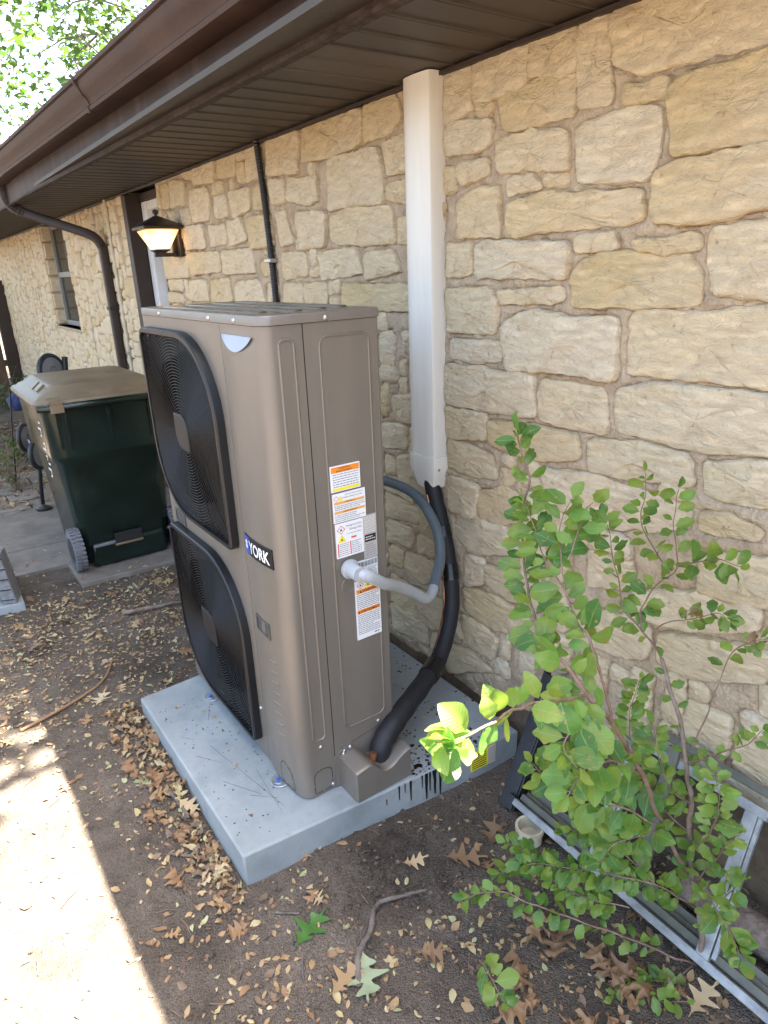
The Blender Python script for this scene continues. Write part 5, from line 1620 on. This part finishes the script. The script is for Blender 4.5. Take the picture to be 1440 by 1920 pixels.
# far end of the passage
gate = thing('wooden_fence', 'brown board fence with dark post closing the far passage', 'fence', (.6, 11.6, 0))
part('post', MB().box(1.28, 1.44, 11.3, 11.45, -.1, 1.55), DARKBROWN, gate, bevel=.01)
for i in range(18):
    x = 1.26 - i * .155
    part('board', MB().box(x - .145, x, 11.5 + R.uniform(-.004, .004), 11.52, -.05, 1.45 + R.uniform(-.02, .02)), WOOD, gate)
part('rail', MB().box(-1.6, 1.3, 11.525, 11.57, .35, .44), WOOD, gate)
part('rail', MB().box(-1.6, 1.3, 11.525, 11.57, 1.1, 1.19), WOOD, gate)
st = tag(part('garden_stake', MB().tube([(.515, 5.75, 0.0), (.56, 5.76, .35), (.62, 5.75, .76)], .006, 6), BLACKPLASTIC, sm=60), 'thin black metal stake in the soil left of the bin', 'stake')
mb = MB(); rc = random.Random(8)
rings = []
for i in range(7):
    t = i / 6
    rr = .055 * (.5 + sin(pi * t) * .7)
    rings.append([(.655 + rr * cos(a) * (1 + .35 * nz3(a * 2, t * 5, 1)) , 5.80 + rr * sin(a) * (1 + .35 * nz3(a * 2, t * 5, 7)), .60 + .13 * t) for a in [2 * pi * k / 14 for k in range(14)]])
tag(part('cloth_bag', mb.loft(rings), BLUECLOTH, sm=60), 'crumpled blue cloth bag hung on the thin black stake', 'bag')

# small slab with a block and a dark pot at the left edge
sp_ = tag(part('stepping_slab', flat_slab([(-.35, 3.50), (.225, 3.385), (.235, 4.05), (-.35, 4.12)], -.02, .078), SLAB, bevel=.006), 'small pale concrete slab at the left edge beside the path', 'slab')
bk = thing('edging_block', 'weathered grey edging block standing upright on the small slab', 'block', (.175, 3.46, .078))
part('block_body', MB().obox((.172, 3.475, .205), Vector((.030, -.012, 0)), Vector((.018, .055, 0)), Vector((-.012, .01, .127))), GREYBLOCK, bk, bevel=.006)
for k in range(9):
    part('score_line', MB().obox(Vector((.1555, 3.418, .110 + k * .024)) + Vector((-.012, .01, .127)) * ((k - 4) / 4.5), Vector((.026, -.011, 0)), Vector((.001, .0035, 0)), (0, 0, .0016)), SLIT, bk)
pt = thing('plant_pot', 'slate grey plastic pot behind the upright edging block', 'pot', (.06, 3.55, .078))
part('pot_wall', MB().lathe([(.07, 0), (.085, .15), (.092, .16), (.092, .18), (.084, .18), (.07, .05), (.001, .05)], (.06, 3.56, .079), 28), POT, pt, sm=40)

# ------------------------------------------------------------------ leaves
def strip_leaf(L, wf, nst, fold, curl, rnd, cols=3, tilt_tip=0.0, asym=0.25, bend=0.0):
    """leaf lying along +x, width function wf(t) -> (half width, forward shift)"""
    vs = []; fs = []
    for i in range(nst + 1):
        t = i / nst
        w, fsft = wf(t)
        for k in range(-cols + 1, cols):
            s_ = k / (cols - 1)
            x = L * (t + fsft * abs(s_))
            y = L * w * s_ * (1 + asym * nz3(t * 4.5, 3.0 if s_ > 0 else 8.0, rnd)) + L * bend * t * t
            z = abs(y) * fold + curl * L * (t - .45) ** 2 + tilt_tip * L * max(0, t - .6) + L * .04 * nz3(x / L * 3.1, y / L * 3.1, rnd)
            vs.append((x, y, z))
    n_ = 2 * cols - 1
    for i in range(nst):
        for k in range(n_ - 1):
            fs.append((i * n_ + k, i * n_ + k + 1, (i + 1) * n_ + k + 1, (i + 1) * n_ + k))
    return vs, fs
def elm_w(t):
    s_ = max(0, sin(pi * min(1, max(0, t ** 1.1))))
    return (.012 + .285 * s_ ** .78 + (.014 if int(t * 28) % 2 else 0) * s_, .02)
def oval_w(t):
    return (.02 + .27 * max(0, sin(pi * t)) ** .85, 0)
def oak_w(seed):
    def f(t):
        if t < .12:
            return (.012, 0)
        u = (t - .12) / .88
        env = .38 * (sin(pi * min(1, u * 1.05 + .02)) ** .7 if u < .95 else .15)
        lob = .5 + .5 * cos(2 * pi * (u * 3.4 + .55 + .1 * sin(seed)))
        return (max(.02, env * (.22 + .78 * lob ** 1.3)) if u < .985 else .01, .10 * lob)
    return f
# bush leaf meshes
BL = []
for q in range(8):
    vs, fs = strip_leaf(1.0, elm_w, 16, R.uniform(.05, .45), R.uniform(-.7, .35), q * 3.3, asym=.3, bend=R.uniform(-.1, .1))
    vs += [(-.10, -.008, 0), (-.10, .008, 0), (0.02, .008, 0.0), (0.02, -.008, 0.0)]
    k_ = len(vs) - 4
    fs.append((k_, k_ + 1, k_ + 2, k_ + 3))
    mb = MB().add(vs, fs)
    me = mb.mesh('bush_leaf', fix=False)
    me.materials.append(LEAFG); me.polygons.foreach_set('use_smooth', [True] * len(me.polygons))
    BL.append(me)

bush = thing('young_elm_bush', 'leafy green elm sapling growing against the stone wall, front right', 'bush', (1.165, .51, 0))
brown = []
leaves = []
rb = random.Random(17)
for (r0, r1, fs_, nl, sz, pts) in STEMS:
    P = [Vector((x, y, max(z, .012))) for x, y, z in pts]
    C_ = spline(P, 6)
    n_ = len(C_)
    C_ = [p + Vector((nz3(p.x * 22, p.z * 22, 1), nz3(p.y * 22, p.z * 22, 5), nz3(p.x * 22, p.y * 22, 8))) * .006 for p in C_]
    part('stem', MB().tube(C_, [.6 * (r0 + (r1 - r0) * i / (n_ - 1)) for i in range(n_)], 7), TWIG if r0 < .01 else BARK, bush, sm=60)
    for q in range(int(nl * 1.55)):
        t = fs_ + (1 - fs_) * (q + rb.uniform(.1, .9)) / int(nl * 1.55)
        f_ = t * (n_ - 1); i = min(n_ - 2, int(f_))
        p = C_[i].lerp(C_[i + 1], f_ - i)
        tan = (C_[i + 1] - C_[i]).normalized()
        nrm = (Vector((-.62, -.52, .62)) + Vector((rb.gauss(0, .5), rb.gauss(0, .5), rb.gauss(0, .5)))).normalized()
        side = tan.cross(nrm).normalized() * (1 if q % 2 else -1)
        d = (tan * rb.uniform(.15, .75) + side * rb.uniform(.6, 1.0) + Vector((0, 0, -.18))).normalized()
        if q == int(nl * 1.55) - 1:
            d = (tan + Vector((0, 0, .05))).normalized()
        nrm = (nrm - d * nrm.dot(d)).normalized()
        L = sz * rb.uniform(.55, 1.18) * (.75 + .25 * min(1, (1 - t) * 3))
        if p.z + d.z * L < .015:
            p.z = .03
        leaves.append((p + d * (.10 * L), d, nrm, L))
leaves.sort(key=lambda a: -a[3] / max(.3, (a[0] - Vector((0, 0, 1.53))).length))
restl = MB()
bo = wloc(bush)
for i, (p, d, nrm, L) in enumerate(leaves):
    me = BL[rb.randrange(len(BL))]
    mt = Matrix((d, nrm.cross(d), nrm)).transposed().to_4x4()
    mt = Matrix.Translation(p) @ mt @ Matrix.Diagonal((L, L * rb.uniform(.85, 1.2), L, 1))
    if i < 290:
        o = bpy.data.objects.new('leaf', me); COL.objects.link(o)
        o.parent = bush
        o.matrix_local = Matrix.Translation(-bo) @ mt
    else:
        restl.add([mt @ v.co for v in me.vertices], [tuple(f.vertices) for f in me.polygons])
lo2 = part('small_leaves', restl, LEAFG, bush, sm=180, fix=False)
kind(lo2, 'stuff')
# a few withered leaves on the bush
for (p, L) in (((1.262, .70, .795), .03), ((1.268, .655, .805), .036), ((1.268, .54, .785), .034), ((1.268, .53, .775), .03), ((.98, .80, .99), .025)):
    vs, fs = strip_leaf(L, oval_w, 8, .9, -.9, rb.uniform(0, 9))
    mb = MB(); rot = Matrix.Rotation(rb.uniform(0, 6), 3, Vector((rb.gauss(0, 1), rb.gauss(0, 1), rb.gauss(0, 1))).normalized())
    mb.add([Vector(p) + rot @ Vector(v) for v in vs], fs)
    w_ = part('withered_leaf', mb, DRY[1], bush, sm=180, fix=False); w_['label'] = 'curled brown withered leaf'

# ------------------------------------------------------------------ window frames leaning at the wall
def bar(mb, p, q, w, h, up):
    return mb.beam(p, q, w, h, up)
A0, A1 = Vector((1.165, 1.075, .055)), Vector((1.145, .20, .045))     # bottom rail
T0, T1 = Vector((1.395, 1.06, .30)), Vector((1.395, .30, .30))
nrmF = (A1 - A0).cross(T0 - A0).normalized()
fa = thing('window_frame', 'white aluminium window frame leaning on wall behind the elm bush', 'window frame', (1.17, .7, 0))
part('bottom_rail', bar(MB(), A0, A1, .020, .020, nrmF), ALU, fa, bevel=.002)
def on_rail(a, b_, y):
    t = (y - a.y) / (b_.y - a.y)
    return a.lerp(b_, t)
for yb, yt in ((.795, .86), (.49, .535)):
    part('stile', bar(MB(), on_rail(A0, A1, yb) + (T0 - A0).normalized() * .006, on_rail(T0, T1, yt), .030, .018, nrmF), ALU, fa, bevel=.002)
    part('stile_groove', bar(MB(), on_rail(A0, A1, yb - .021) + (T0 - A0).normalized() * .02, on_rail(T0, T1, yt - .021), .009, .012, nrmF), ALU, fa)
part('top_rail', bar(MB(), on_rail(T0, T1, .80), on_rail(T0, T1, .50), .024, .020, nrmF), ALU, fa, bevel=.002)
part('end_cap', bar(MB(), A0 + Vector((0, .02, 0)), A0 - Vector((0, .004, 0)), .024, .024, nrmF), BLACKPLASTIC, fa)
mb = MB()
for k in range(6):
    p = on_rail(A0, A1, .795).lerp(on_rail(T0, T1, .86), .45 + k * .035)
    mb.obox(p + nrmF * (-.0098 if nrmF.x > 0 else .0098), Vector((0, .010, 0)), (T0 - A0).normalized() * .002, nrmF * .0004)
part('print', mb, INK, fa)
fb = thing('sliding_track', 'dull greenish aluminium track lying behind white frame rail', 'track', (1.2, .7, 0))
for k, (dx, w) in enumerate(((.026, .020), (.050, .012), (.068, .016))):
    part('track_rail', MB().beam(A0 + Vector((dx, -.01, .006 - k * .004)), A1 + Vector((dx, -.1, .006 - k * .004)), w, .022 - k * .005, nrmF), ALUDULL, fb, bevel=.002)
part('track_bed', MB().beam(A0 + Vector((.048, -.01, -.012)), A1 + Vector((.048, -.1, -.012)), .07, .008, nrmF), ALUDULL, fb)
fc = thing('old_window_frame', 'dull grey metal frame leaning behind the white window frame', 'window frame', (1.3, .65, 0))
part('stile', bar(MB(), (1.225, .70, .03), (1.40, .745, .34), .032, .016, nrmF), ALUDULL, fc, bevel=.002)
part('stile', bar(MB(), (1.225, .36, .03), (1.40, .38, .34), .032, .016, nrmF), ALUDULL, fc, bevel=.002)
part('top_rail', bar(MB(), (1.41, .80, .35), (1.41, .33, .35), .02, .018, nrmF), ALUDULL, fc, bevel=.002)
part('bottom_rail', bar(MB(), (1.235, .75, .02), (1.235, .33, .02), .02, .018, nrmF), ALUDULL, fc, bevel=.002)
bp_ = thing('black_channel', 'black plastic channel leaning on wall next to the slab corner', 'channel', (1.17, 1.09, 0))
part('channel_web', MB().beam((1.155, 1.10, .02), (1.375, 1.14, .36), .050, .006, nrmF), BLACKPLASTIC, bp_, bevel=.002)
part('channel_flange', MB().beam((1.172, 1.072, .012), (1.392, 1.112, .352), .006, .036, nrmF), BLACKPLASTIC, bp_, bevel=.002)
part('channel_flange', MB().beam((1.175, 1.126, .012), (1.392, 1.166, .352), .006, .036, nrmF), BLACKPLASTIC, bp_, bevel=.002)
pv = thing('pipe_stub', 'short off-white pipe stub on the soil under white frame rail', 'pipe stub', (1.115, .97, 0))
part('stub', MB().lathe([(.034, -.005), (.036, .05), (.040, .052), (.040, .066), (.033, .066), (.030, .03), (.001, .028)], (1.135, .985, -.015), 24), CREAMPIPE, pv, sm=40)
tag(part('log', MB().tube(spline([(1.30, .62, .05), (1.31, .35, .055), (1.29, .05, .05), (1.30, -.3, .05)], 6), .042, 14), BARK, sm=60), 'dark mossy log lying at the wall behind the window frames', 'log')

# ------------------------------------------------------------------ litter on the ground
rg = random.Random(31)
slabq = SLO
def blocked_xy(x, y):
    if in_poly(x, y, slabq): return True
    if x > 1.38: return True
    if -.35 < x < .235 and 3.4 < y < 4.1: return True
    return False
def gtop(x, y):
    if y > 3.44 and in_poly(x, y, [(-1.6, 3.86), (0.50, 3.80), (0.50, 3.47), (1.40, 3.42), (1.40, 4.93), (-1.6, 5.14)]):
        return PATHZ
    if 5.1 < y < 6.1: return .055
    return gz(x, y)
def dens(x, y):
    d = .12
    d += .95 * math.exp(-((y - 3.0) / .62) ** 2) * (1 if x < 1.3 else .4)
    d += .55 * math.exp(-((x - .36) / .09) ** 2) * (1 if 1.2 < y < 2.3 else 0)      # drift along the slab
    d += .55 * math.exp(-(((x - .85) / .45) ** 2 + ((y - .62) / .35) ** 2))
    d += .35 * math.exp(-(((x - .45) / .25) ** 2 + ((y - 1.0) / .2) ** 2))
    if y > 3.45: d *= .25
    if y > 4.9: d = .8
    if x < .12 and y < 2.0: d *= .35
    if .62 < x < .95 and 1.0 < y < 1.25: d *= .2
    d *= .55 + .9 * max(0, .5 + nz3(x * 4.5, y * 4.5, 12))
    return d
lit = MB()
def put_leaf(mb, x, y, vs, fs, mi, lift=.003, tilt=.22):
    ang = rg.uniform(0, 2 * pi)
    rot = Matrix.Rotation(rg.gauss(0, tilt), 3, 'X') @ Matrix.Rotation(rg.gauss(0, tilt * .6), 3, 'Y')
    rot = Matrix.Rotation(ang, 3, 'Z') @ rot
    if rg.random() < .5:
        rot = rot @ Matrix.Rotation(pi, 3, 'X')
    z = gtop(x, y)
    W = [rot @ Vector(v) for v in vs]
    mn = min(w.z for w in W)
    mb.add([(w.x + x, w.y + y, w.z + z - mn * .8 + lift * rg.random()) for w in W], fs, mi)
small = []
for q in range(10):
    small.append(strip_leaf(1.0, oval_w, 4, rg.uniform(-.5, .6), rg.uniform(-.9, .9), q * 1.7, cols=2))
frag = []
for q in range(6):
    frag.append(strip_leaf(1.0, lambda t, q=q: (.10 + .22 * abs(nz3(t * 3, q, 3)) + .1 * sin(pi * t), 0), 4, rg.uniform(-.7, .7), rg.uniform(-1, 1), q * 2.2, cols=2))
oakm = [strip_leaf(1.0, oak_w(q), 22, rg.uniform(-.3, .35), rg.uniform(-.8, .8), q * 4.1, cols=3, asym=1.0, bend=rg.uniform(-.22, .22)) for q in range(9)]
n_try = 0
cnt = 0
while cnt < 9500 and n_try < 90000:
    n_try += 1
    x = rg.uniform(-.7, 1.40); y = rg.uniform(.30, 4.3) if rg.random() < .93 else rg.uniform(4.3, 8.5)
    if blocked_xy(x, y) or rg.random() > dens(x, y): continue
    vs, fs = rg.choice(small) if rg.random() < .68 else rg.choice(frag)
    L = rg.uniform(.006, .021) if rg.random() < .88 else rg.uniform(.021, .034)
    put_leaf(lit, x, y, [(a * L, b_ * L, c_ * L) for a, b_, c_ in vs], fs, rg.choices((0, 1, 2, 3, 4), (.34, .22, .20, .08, .16))[0])
    cnt += 1
for q in range(300):          # drift against the slab's left side
    y = rg.uniform(1.28, 2.3); x = .425 - abs(rg.gauss(0, .045)) - .012
    vs, fs = rg.choice(small) if rg.random() < .6 else rg.choice(frag)
    L = rg.uniform(.012, .034)
    put_leaf(lit, x, y, [(a * L, b_ * L, c_ * L) for a, b_, c_ in vs], fs, rg.choices((0, 1, 2, 3, 4), (.34, .30, .16, .04, .16))[0], .014, .45)
for q in range(12):
    y = rg.uniform(1.3, 2.25); x = .41 - abs(rg.gauss(0, .05)) - .03
    vs, fs = rg.choice(oakm); L = rg.uniform(.05, .085)
    put_leaf(lit, x, y, [(a * L, b_ * L, c_ * L) for a, b_, c_ in vs], fs, rg.choice((0, 1, 1, 2)), .02, .5)
cnt = 0
while cnt < 115:
    x = rg.uniform(-.6, 1.38); y = rg.uniform(.32, 3.7) if rg.random() < .85 else rg.uniform(3.7, 7.5)
    if blocked_xy(x, y) or rg.random() > dens(x, y) * .9: continue
    if x < .15 and y < 2: continue
    vs, fs = rg.choice(oakm); L = rg.uniform(.04, .075)
    put_leaf(lit, x, y, [(a * L, b_ * L, c_ * L) for a, b_, c_ in vs], fs, rg.choices((0, 1, 2, 4), (.35, .45, .08, .12))[0], .006, .25)
    cnt += 1
for q in range(14):
    x = rg.uniform(.80, 1.05); y = rg.uniform(.50, .80)
    vs, fs = rg.choice(oakm); L = rg.uniform(.07, .12)
    put_leaf(lit, x, y, [(a * L, b_ * L, c_ * L) for a, b_, c_ in vs], fs, 1, .02, .3)
for q in range(1500):         # thick litter over the far paving
    x = rg.uniform(-.4, 1.35); y = rg.uniform(4.95, 8.6)
    vs, fs = rg.choice(frag); L = rg.uniform(.02, .06)
    put_leaf(lit, x, y, [(a * L, b_ * L, c_ * L) for a, b_, c_ in vs], fs, rg.choice((0, 1, 1, 4, 4)))
for q in range(26):           # a few leaves blown on to the slab
    x = rg.uniform(.46, .64) if q < 14 else rg.uniform(1.0, 1.33); y = rg.uniform(1.34, 2.12)
    vs, fs = rg.choice(small); L = rg.uniform(.008, .02)
    rot = Matrix.Rotation(rg.uniform(0, 6), 3, 'Z'); W = [rot @ Vector(v) * L for v in vs]; mn = min(w.z for w in W)
    lit.add([(w.x + x, w.y + y, w.z - mn + UZ + .0008) for w in W], fs, rg.choice((0, 1, 2, 4)))
# twigs and bits
for q in range(420):
    x = rg.uniform(-.6, 1.38); y = rg.uniform(.35, 4.2)
    if blocked_xy(x, y): continue
    a = rg.uniform(0, pi); L = rg.uniform(.012, .06); z = gtop(x, y) + .003
    p = Vector((x, y, z)); d = Vector((cos(a), sin(a), rg.uniform(-.05, .1))) * L
    lit.tube([p - d / 2, p + Vector((0, 0, .002)) + Vector((-d.y, d.x, 0)) * rg.uniform(-.1, .1), p + d / 2], rg.uniform(.0006, .0016), 4, mi=rg.choice((1, 4, 4)))
litter = kind(part('leaf_litter', lit, DRY, sm=180, fix=False), 'stuff')
tag(litter, 'dry brown and straw coloured leaf litter scattered over the soil', 'leaf litter')
# soil clods and pebbles
cl = MB()
def lump(mb, c, r, mi=0):
    n_ = 7; rings = []
    for k in range(4):
        t = pi * (k + .5) / 4
        rings.append([(c[0] + r * sin(t) * cos(a) * rg.uniform(.75, 1.2), c[1] + r * sin(t) * sin(a) * rg.uniform(.75, 1.2), c[2] + r * .75 * cos(t)) for a in [2 * pi * i / n_ for i in range(n_)]])
    mb.loft(rings, True, mi)
for q in range(2600):
    if q < 1300:
        x = rg.gauss(.78, .2); y = rg.gauss(1.10, .12)
    else:
        x = rg.uniform(-.5, 1.35); y = rg.uniform(.35, 3.4)
    if blocked_xy(x, y): continue
    r = min(.009, abs(rg.gauss(.0016, .0022)) + .001)
    lump(cl, (x, y, gz(x, y) + r * .3), r, 0 if rg.random() < .9 else 1)
co = kind(part('soil_clods', cl, [SOIL, STICK], sm=60, fix=False), 'stuff')
tag(co, 'loose crumbs of dark soil and grit in front of the slab', 'soil')

# single leaves and sticks one can point at
def one_leaf(name, label, x, y, L, mt, ang, kind_='oak', tilt=(.1, .05), up=.004, group=None, curl=.3, fold=.15):
    vs, fs = strip_leaf(L, oak_w(x * 9) if kind_ == 'oak' else oval_w, 26 if kind_ == 'oak' else 8, fold, curl, x * 7 + y, asym=.45, bend=.18 * sin(x * 40))
    rot = Matrix.Rotation(ang, 3, 'Z') @ Matrix.Rotation(tilt[0], 3, 'X') @ Matrix.Rotation(tilt[1], 3, 'Y')
    W = [rot @ Vector(v) for v in vs]; mn = min(w.z for w in W)
    mb = MB().add([(w.x + x, w.y + y, w.z - mn + gz(x, y) + up) for w in W], fs)
    return tag(part(name, mb, mt, sm=180, fix=False), label, 'leaf', group)
G = 'fallen oak leaves'
one_leaf('fallen_oak_leaf', 'fresh green lobed oak leaf on the soil below the slab corner', .445, 1.085, .115, GREENOAK, .55, group=G)
one_leaf('fallen_oak_leaf', 'pale green oak leaf lying next to the grey root', .575, .995, .12, PALEOAK, -1.9, group=G)
one_leaf('fallen_oak_leaf', 'large orange tan oak leaf at the lower end of the grey root', .455, .945, .10, DRY[0], .35, group=G, curl=.6)
one_leaf('fallen_oak_leaf', 'tan pointed oak leaf on bare soil between slab and bush',   .79, 1.125, .070, DRY[0], -.4, group=G, curl=.8)
one_leaf('fallen_oak_leaf', 'narrow tan oak leaf standing up just above the green leaf', .555, 1.20, .055, DRY[0], -1.3, tilt=(.5, -.3), group=G)
one_leaf('fallen_oak_leaf', 'broad brown oak leaf on soil right below the black drips', .895, 1.075, .11, DRY[1], -.5, group=G, curl=.5)
one_leaf('fallen_oak_leaf', 'brown oak leaf curled near the off-white pipe stub', 1.02, 1.02, .10, DRY[1], .7, group=G, curl=.9)
one_leaf('fallen_oak_leaf', 'tan oak leaf leaning on the left side of the slab', .385, 1.72, .09, DRY[0], -1.2, tilt=(.4, .1), group=G)
one_leaf('fallen_oak_leaf', 'orange brown oak leaf in the drift at the slab front corner', .36, 1.47, .085, DRY[1], .4, tilt=(.2, .1), group=G)
one_leaf('fallen_oak_leaf', 'greenish oak leaf in the drift beside the slab middle', .345, 1.83, .075, DRY[3], 2.0, group=G)
one_leaf('fallen_oak_leaf', 'upright orange oak leaf at the lower right behind white rail', 1.06, .455, .09, DRY[0], .2, tilt=(.2, -.7), group=G, curl=.9)
one_leaf('fallen_oak_leaf', 'tan oak leaf among litter near far left of slab', .30, 2.35, .10, DRY[2], 1.1, group=G)
one_leaf('fallen_oak_leaf', 'brown oak leaf cluster at the slab far left corner', .385, 2.05, .09, DRY[1], -.5, tilt=(.35, .2), group=G)
def stick(name, label, pts, r, mt=STICK):
    P = spline([(x, y, gz(x, y) + dz) for x, y, dz in pts], 6)
    n_ = len(P)
    return tag(part(name, MB().tube([p + Vector((nz3(i * .6, 1), nz3(i * .6, 4), 0)) * r * .5 for i, p in enumerate(P)], [r * (1 - .55 * i / n_) * (1 + .15 * nz3(i * .9, 2)) for i in range(n_)], 8), mt, sm=60), label, 'stick', 'sticks on the soil')
stick('grey_root', 'thick grey root curving over the soil below the slab', [(.525, .93, .004), (.56, .985, .012), (.615, 1.015, .015), (.665, 1.06, .013), (.74, 1.045, .008), (.80, 1.03, .002)], .0085)
stick('dead_twig', 'short dark twig in the leaf drift along the slab', [(.375, 1.80, .004), (.385, 1.72, .012), (.39, 1.64, .01)], .009)
stick('dead_twig', 'thin forked twig lying left of the slab corner', [(.30, 1.56, .004), (.36, 1.50, .008), (.40, 1.48, .006)], .0045)
stick('dead_twig', 'small pale twig on soil between slab corner and green leaf', [(.455, 1.21, .004), (.50, 1.165, .005)], .004)
stick('bark_strip', 'long flat tan strip of bark on the litter behind the slab', [(.05, 2.37, .006), (.22, 2.42, .01), (.36, 2.50, .012), (.44, 2.66, .01)], .0065, DRY[1])
stick('dark_branch', 'dark thin branch on the litter in front of the bin', [(.58, 3.02, .012), (.70, 2.98, .016), (.86, 2.96, .012)], .012, BARK)
stick('dead_twig', 'thin twig upright beside the green oak leaf', [(.455, 1.065, .004), (.435, 1.03, .006), (.42, .985, .004)], .003)

# ------------------------------------------------------------------ weeds at the far left
def shrub(name, label, c, h, w, n, L, seed):
    rr = random.Random(seed)
    t = thing(name, label, 'plant', c)
    sm_ = MB(); lm = MB()
    for q in range(max(4, n // 18)):
        tip = Vector(c) + Vector((rr.gauss(0, w), rr.gauss(0, w), h * rr.uniform(.5, 1)))
        mid = Vector(c).lerp(tip, .5) + Vector((rr.gauss(0, w * .2), rr.gauss(0, w * .2), 0))
        S2 = spline([c, mid, tip], 6)
        sm_.tube(S2, .003, 5)
        for k in range(18):
            p = S2[rr.randrange(3, len(S2))]
            d = Vector((rr.gauss(0, 1), rr.gauss(0, 1), rr.gauss(.1, .5))).normalized()
            nn = Vector((rr.gauss(0, .4), rr.gauss(0, .4), 1)).normalized(); nn = (nn - d * nn.dot(d)).normalized()
            sd_ = nn.cross(d); s_ = L * rr.uniform(.6, 1.1)
            lm.add([p, p + d * s_ * .4 + sd_ * s_ * .28, p + d * s_, p + d * s_ * .4 - sd_ * s_ * .28], [(0, 1, 2, 3)])
    part('stems', sm_, TWIG, t)
    part('foliage', lm, LEAFTREE, t, fix=False)
shrub('weed_plant', 'low leafy weeds growing at left edge beyond the path', (.42, 6.25, 0.03), .45, .14, 260, .05, 4)
shrub('weed_plant', 'leafy weeds beside the stacked cart wheels', (.66, 6.6, 0.03), .35, .13, 200, .05, 5)
shrub('weed_plant', 'tangled weeds in front of the cloth bag', (.50, 5.55, 0.03), .40, .12, 200, .045, 9)
shrub('weed_plant', 'dark weeds at the foot of the far fence', (.95, 9.6, 0.0), .6, .22, 260, .07, 6)

# ------------------------------------------------------------------ tree over the roof
tree = thing('oak_tree', 'large leafy oak tree spreading over the brown eave', 'tree', (-1.9, 9.2, 0))
rtre = random.Random(77)
base = Vector((-1.9, 9.2, -.1))
fork = Vector((-1.7, 9.0, 2.6))
part('trunk', MB().tube(spline([base, (-1.85, 9.15, 1.2), fork, (-1.4, 8.6, 4.4), (-1.0, 8.2, 6.0)], 5), [.30 - .008 * i for i in range(21)], 14), BARK, tree, sm=60)
centres = []
limbs = MB(); twigs = MB()
targets = []
for q in range(125):
    # crown spread: over the passage and the roof, from y=2.6 outwards
    x = rtre.uniform(-4.2, 4.8); y = rtre.uniform(3.4, 15)
    zc = 4.9 + .9 * nz3(x * .3, y * .3, 3) + rtre.uniform(-.9, 2.4)
    targets.append(Vector((x, y, zc)))
TIGHT = len(targets)
for q in range(95):      # boughs above the eave, shading the passage
    targets.append(Vector((rtre.uniform(-2.2, 2.4), rtre.uniform(2.0, 4.4), rtre.uniform(4.6, 5.8))))
TIGHT1 = len(targets)
for q in range(5):      # boughs low over the roof
    y_ = rtre.uniform(6, 12)
    targets.append(Vector((rtre.uniform(.12, .36) * y_, y_, 1.53 + rtre.uniform(.2, .36) * y_)))
for q in range(38):
    tp = targets[q * 5]
    st_ = Vector((-1.5, 8.7, rtre.uniform(2.8, 5.2)))
    md = st_.lerp(tp, .5) + Vector((rtre.gauss(0, .3), rtre.gauss(0, .3), .5))
    P = spline([st_, md, tp], 8)
    limbs.tube(P, [.075 * (1 - .85 * i / (len(P) - 1)) for i in range(len(P))], 7)
for ti, tp in enumerate(targets):
    sg = .22 if TIGHT <= ti < TIGHT1 else .5
    for k in range(5):
        e = tp + Vector((rtre.gauss(0, sg), rtre.gauss(0, sg), rtre.gauss(0, sg * .7)))
        m_ = tp.lerp(e, .5) + Vector((0, 0, .08))
        twigs.tube([tp, m_, e], [.014, .009, .004], 5, caps=False)
        centres.append((e, .36 if sg > .3 else .26)); centres.append((m_, .30 if sg > .3 else .22))
part('limbs', limbs, BARK, tree, sm=60)
kind(part('twigs', twigs, BARK, tree, fix=False), 'stuff')
crown = MB()
for (c_, s_) in centres:
    for k in range(28):
        p = c_ + Vector((rtre.gauss(0, s_ * .6), rtre.gauss(0, s_ * .6), rtre.gauss(0, s_ * .45)))
        d = Vector((rtre.gauss(0, 1), rtre.gauss(0, 1), rtre.gauss(-.2, .6))).normalized()
        nn = Vector((rtre.gauss(0, .7), rtre.gauss(0, .7), 1)).normalized(); nn = (nn - d * nn.dot(d))
        if nn.length < .05: continue
        nn.normalize(); sd_ = nn.cross(d); L = rtre.uniform(.09, .17)
        crown.add([p, p + d * L * .35 + sd_ * L * .30, p + d * L * .45 + sd_ * L * .08, p + d * L, p + d * L * .5 - sd_ * L * .1, p + d * L * .3 - sd_ * L * .3], [(0, 1, 2, 3, 4, 5)])
kind(part('crown', crown, LEAFTREE, tree, fix=False), 'stuff')
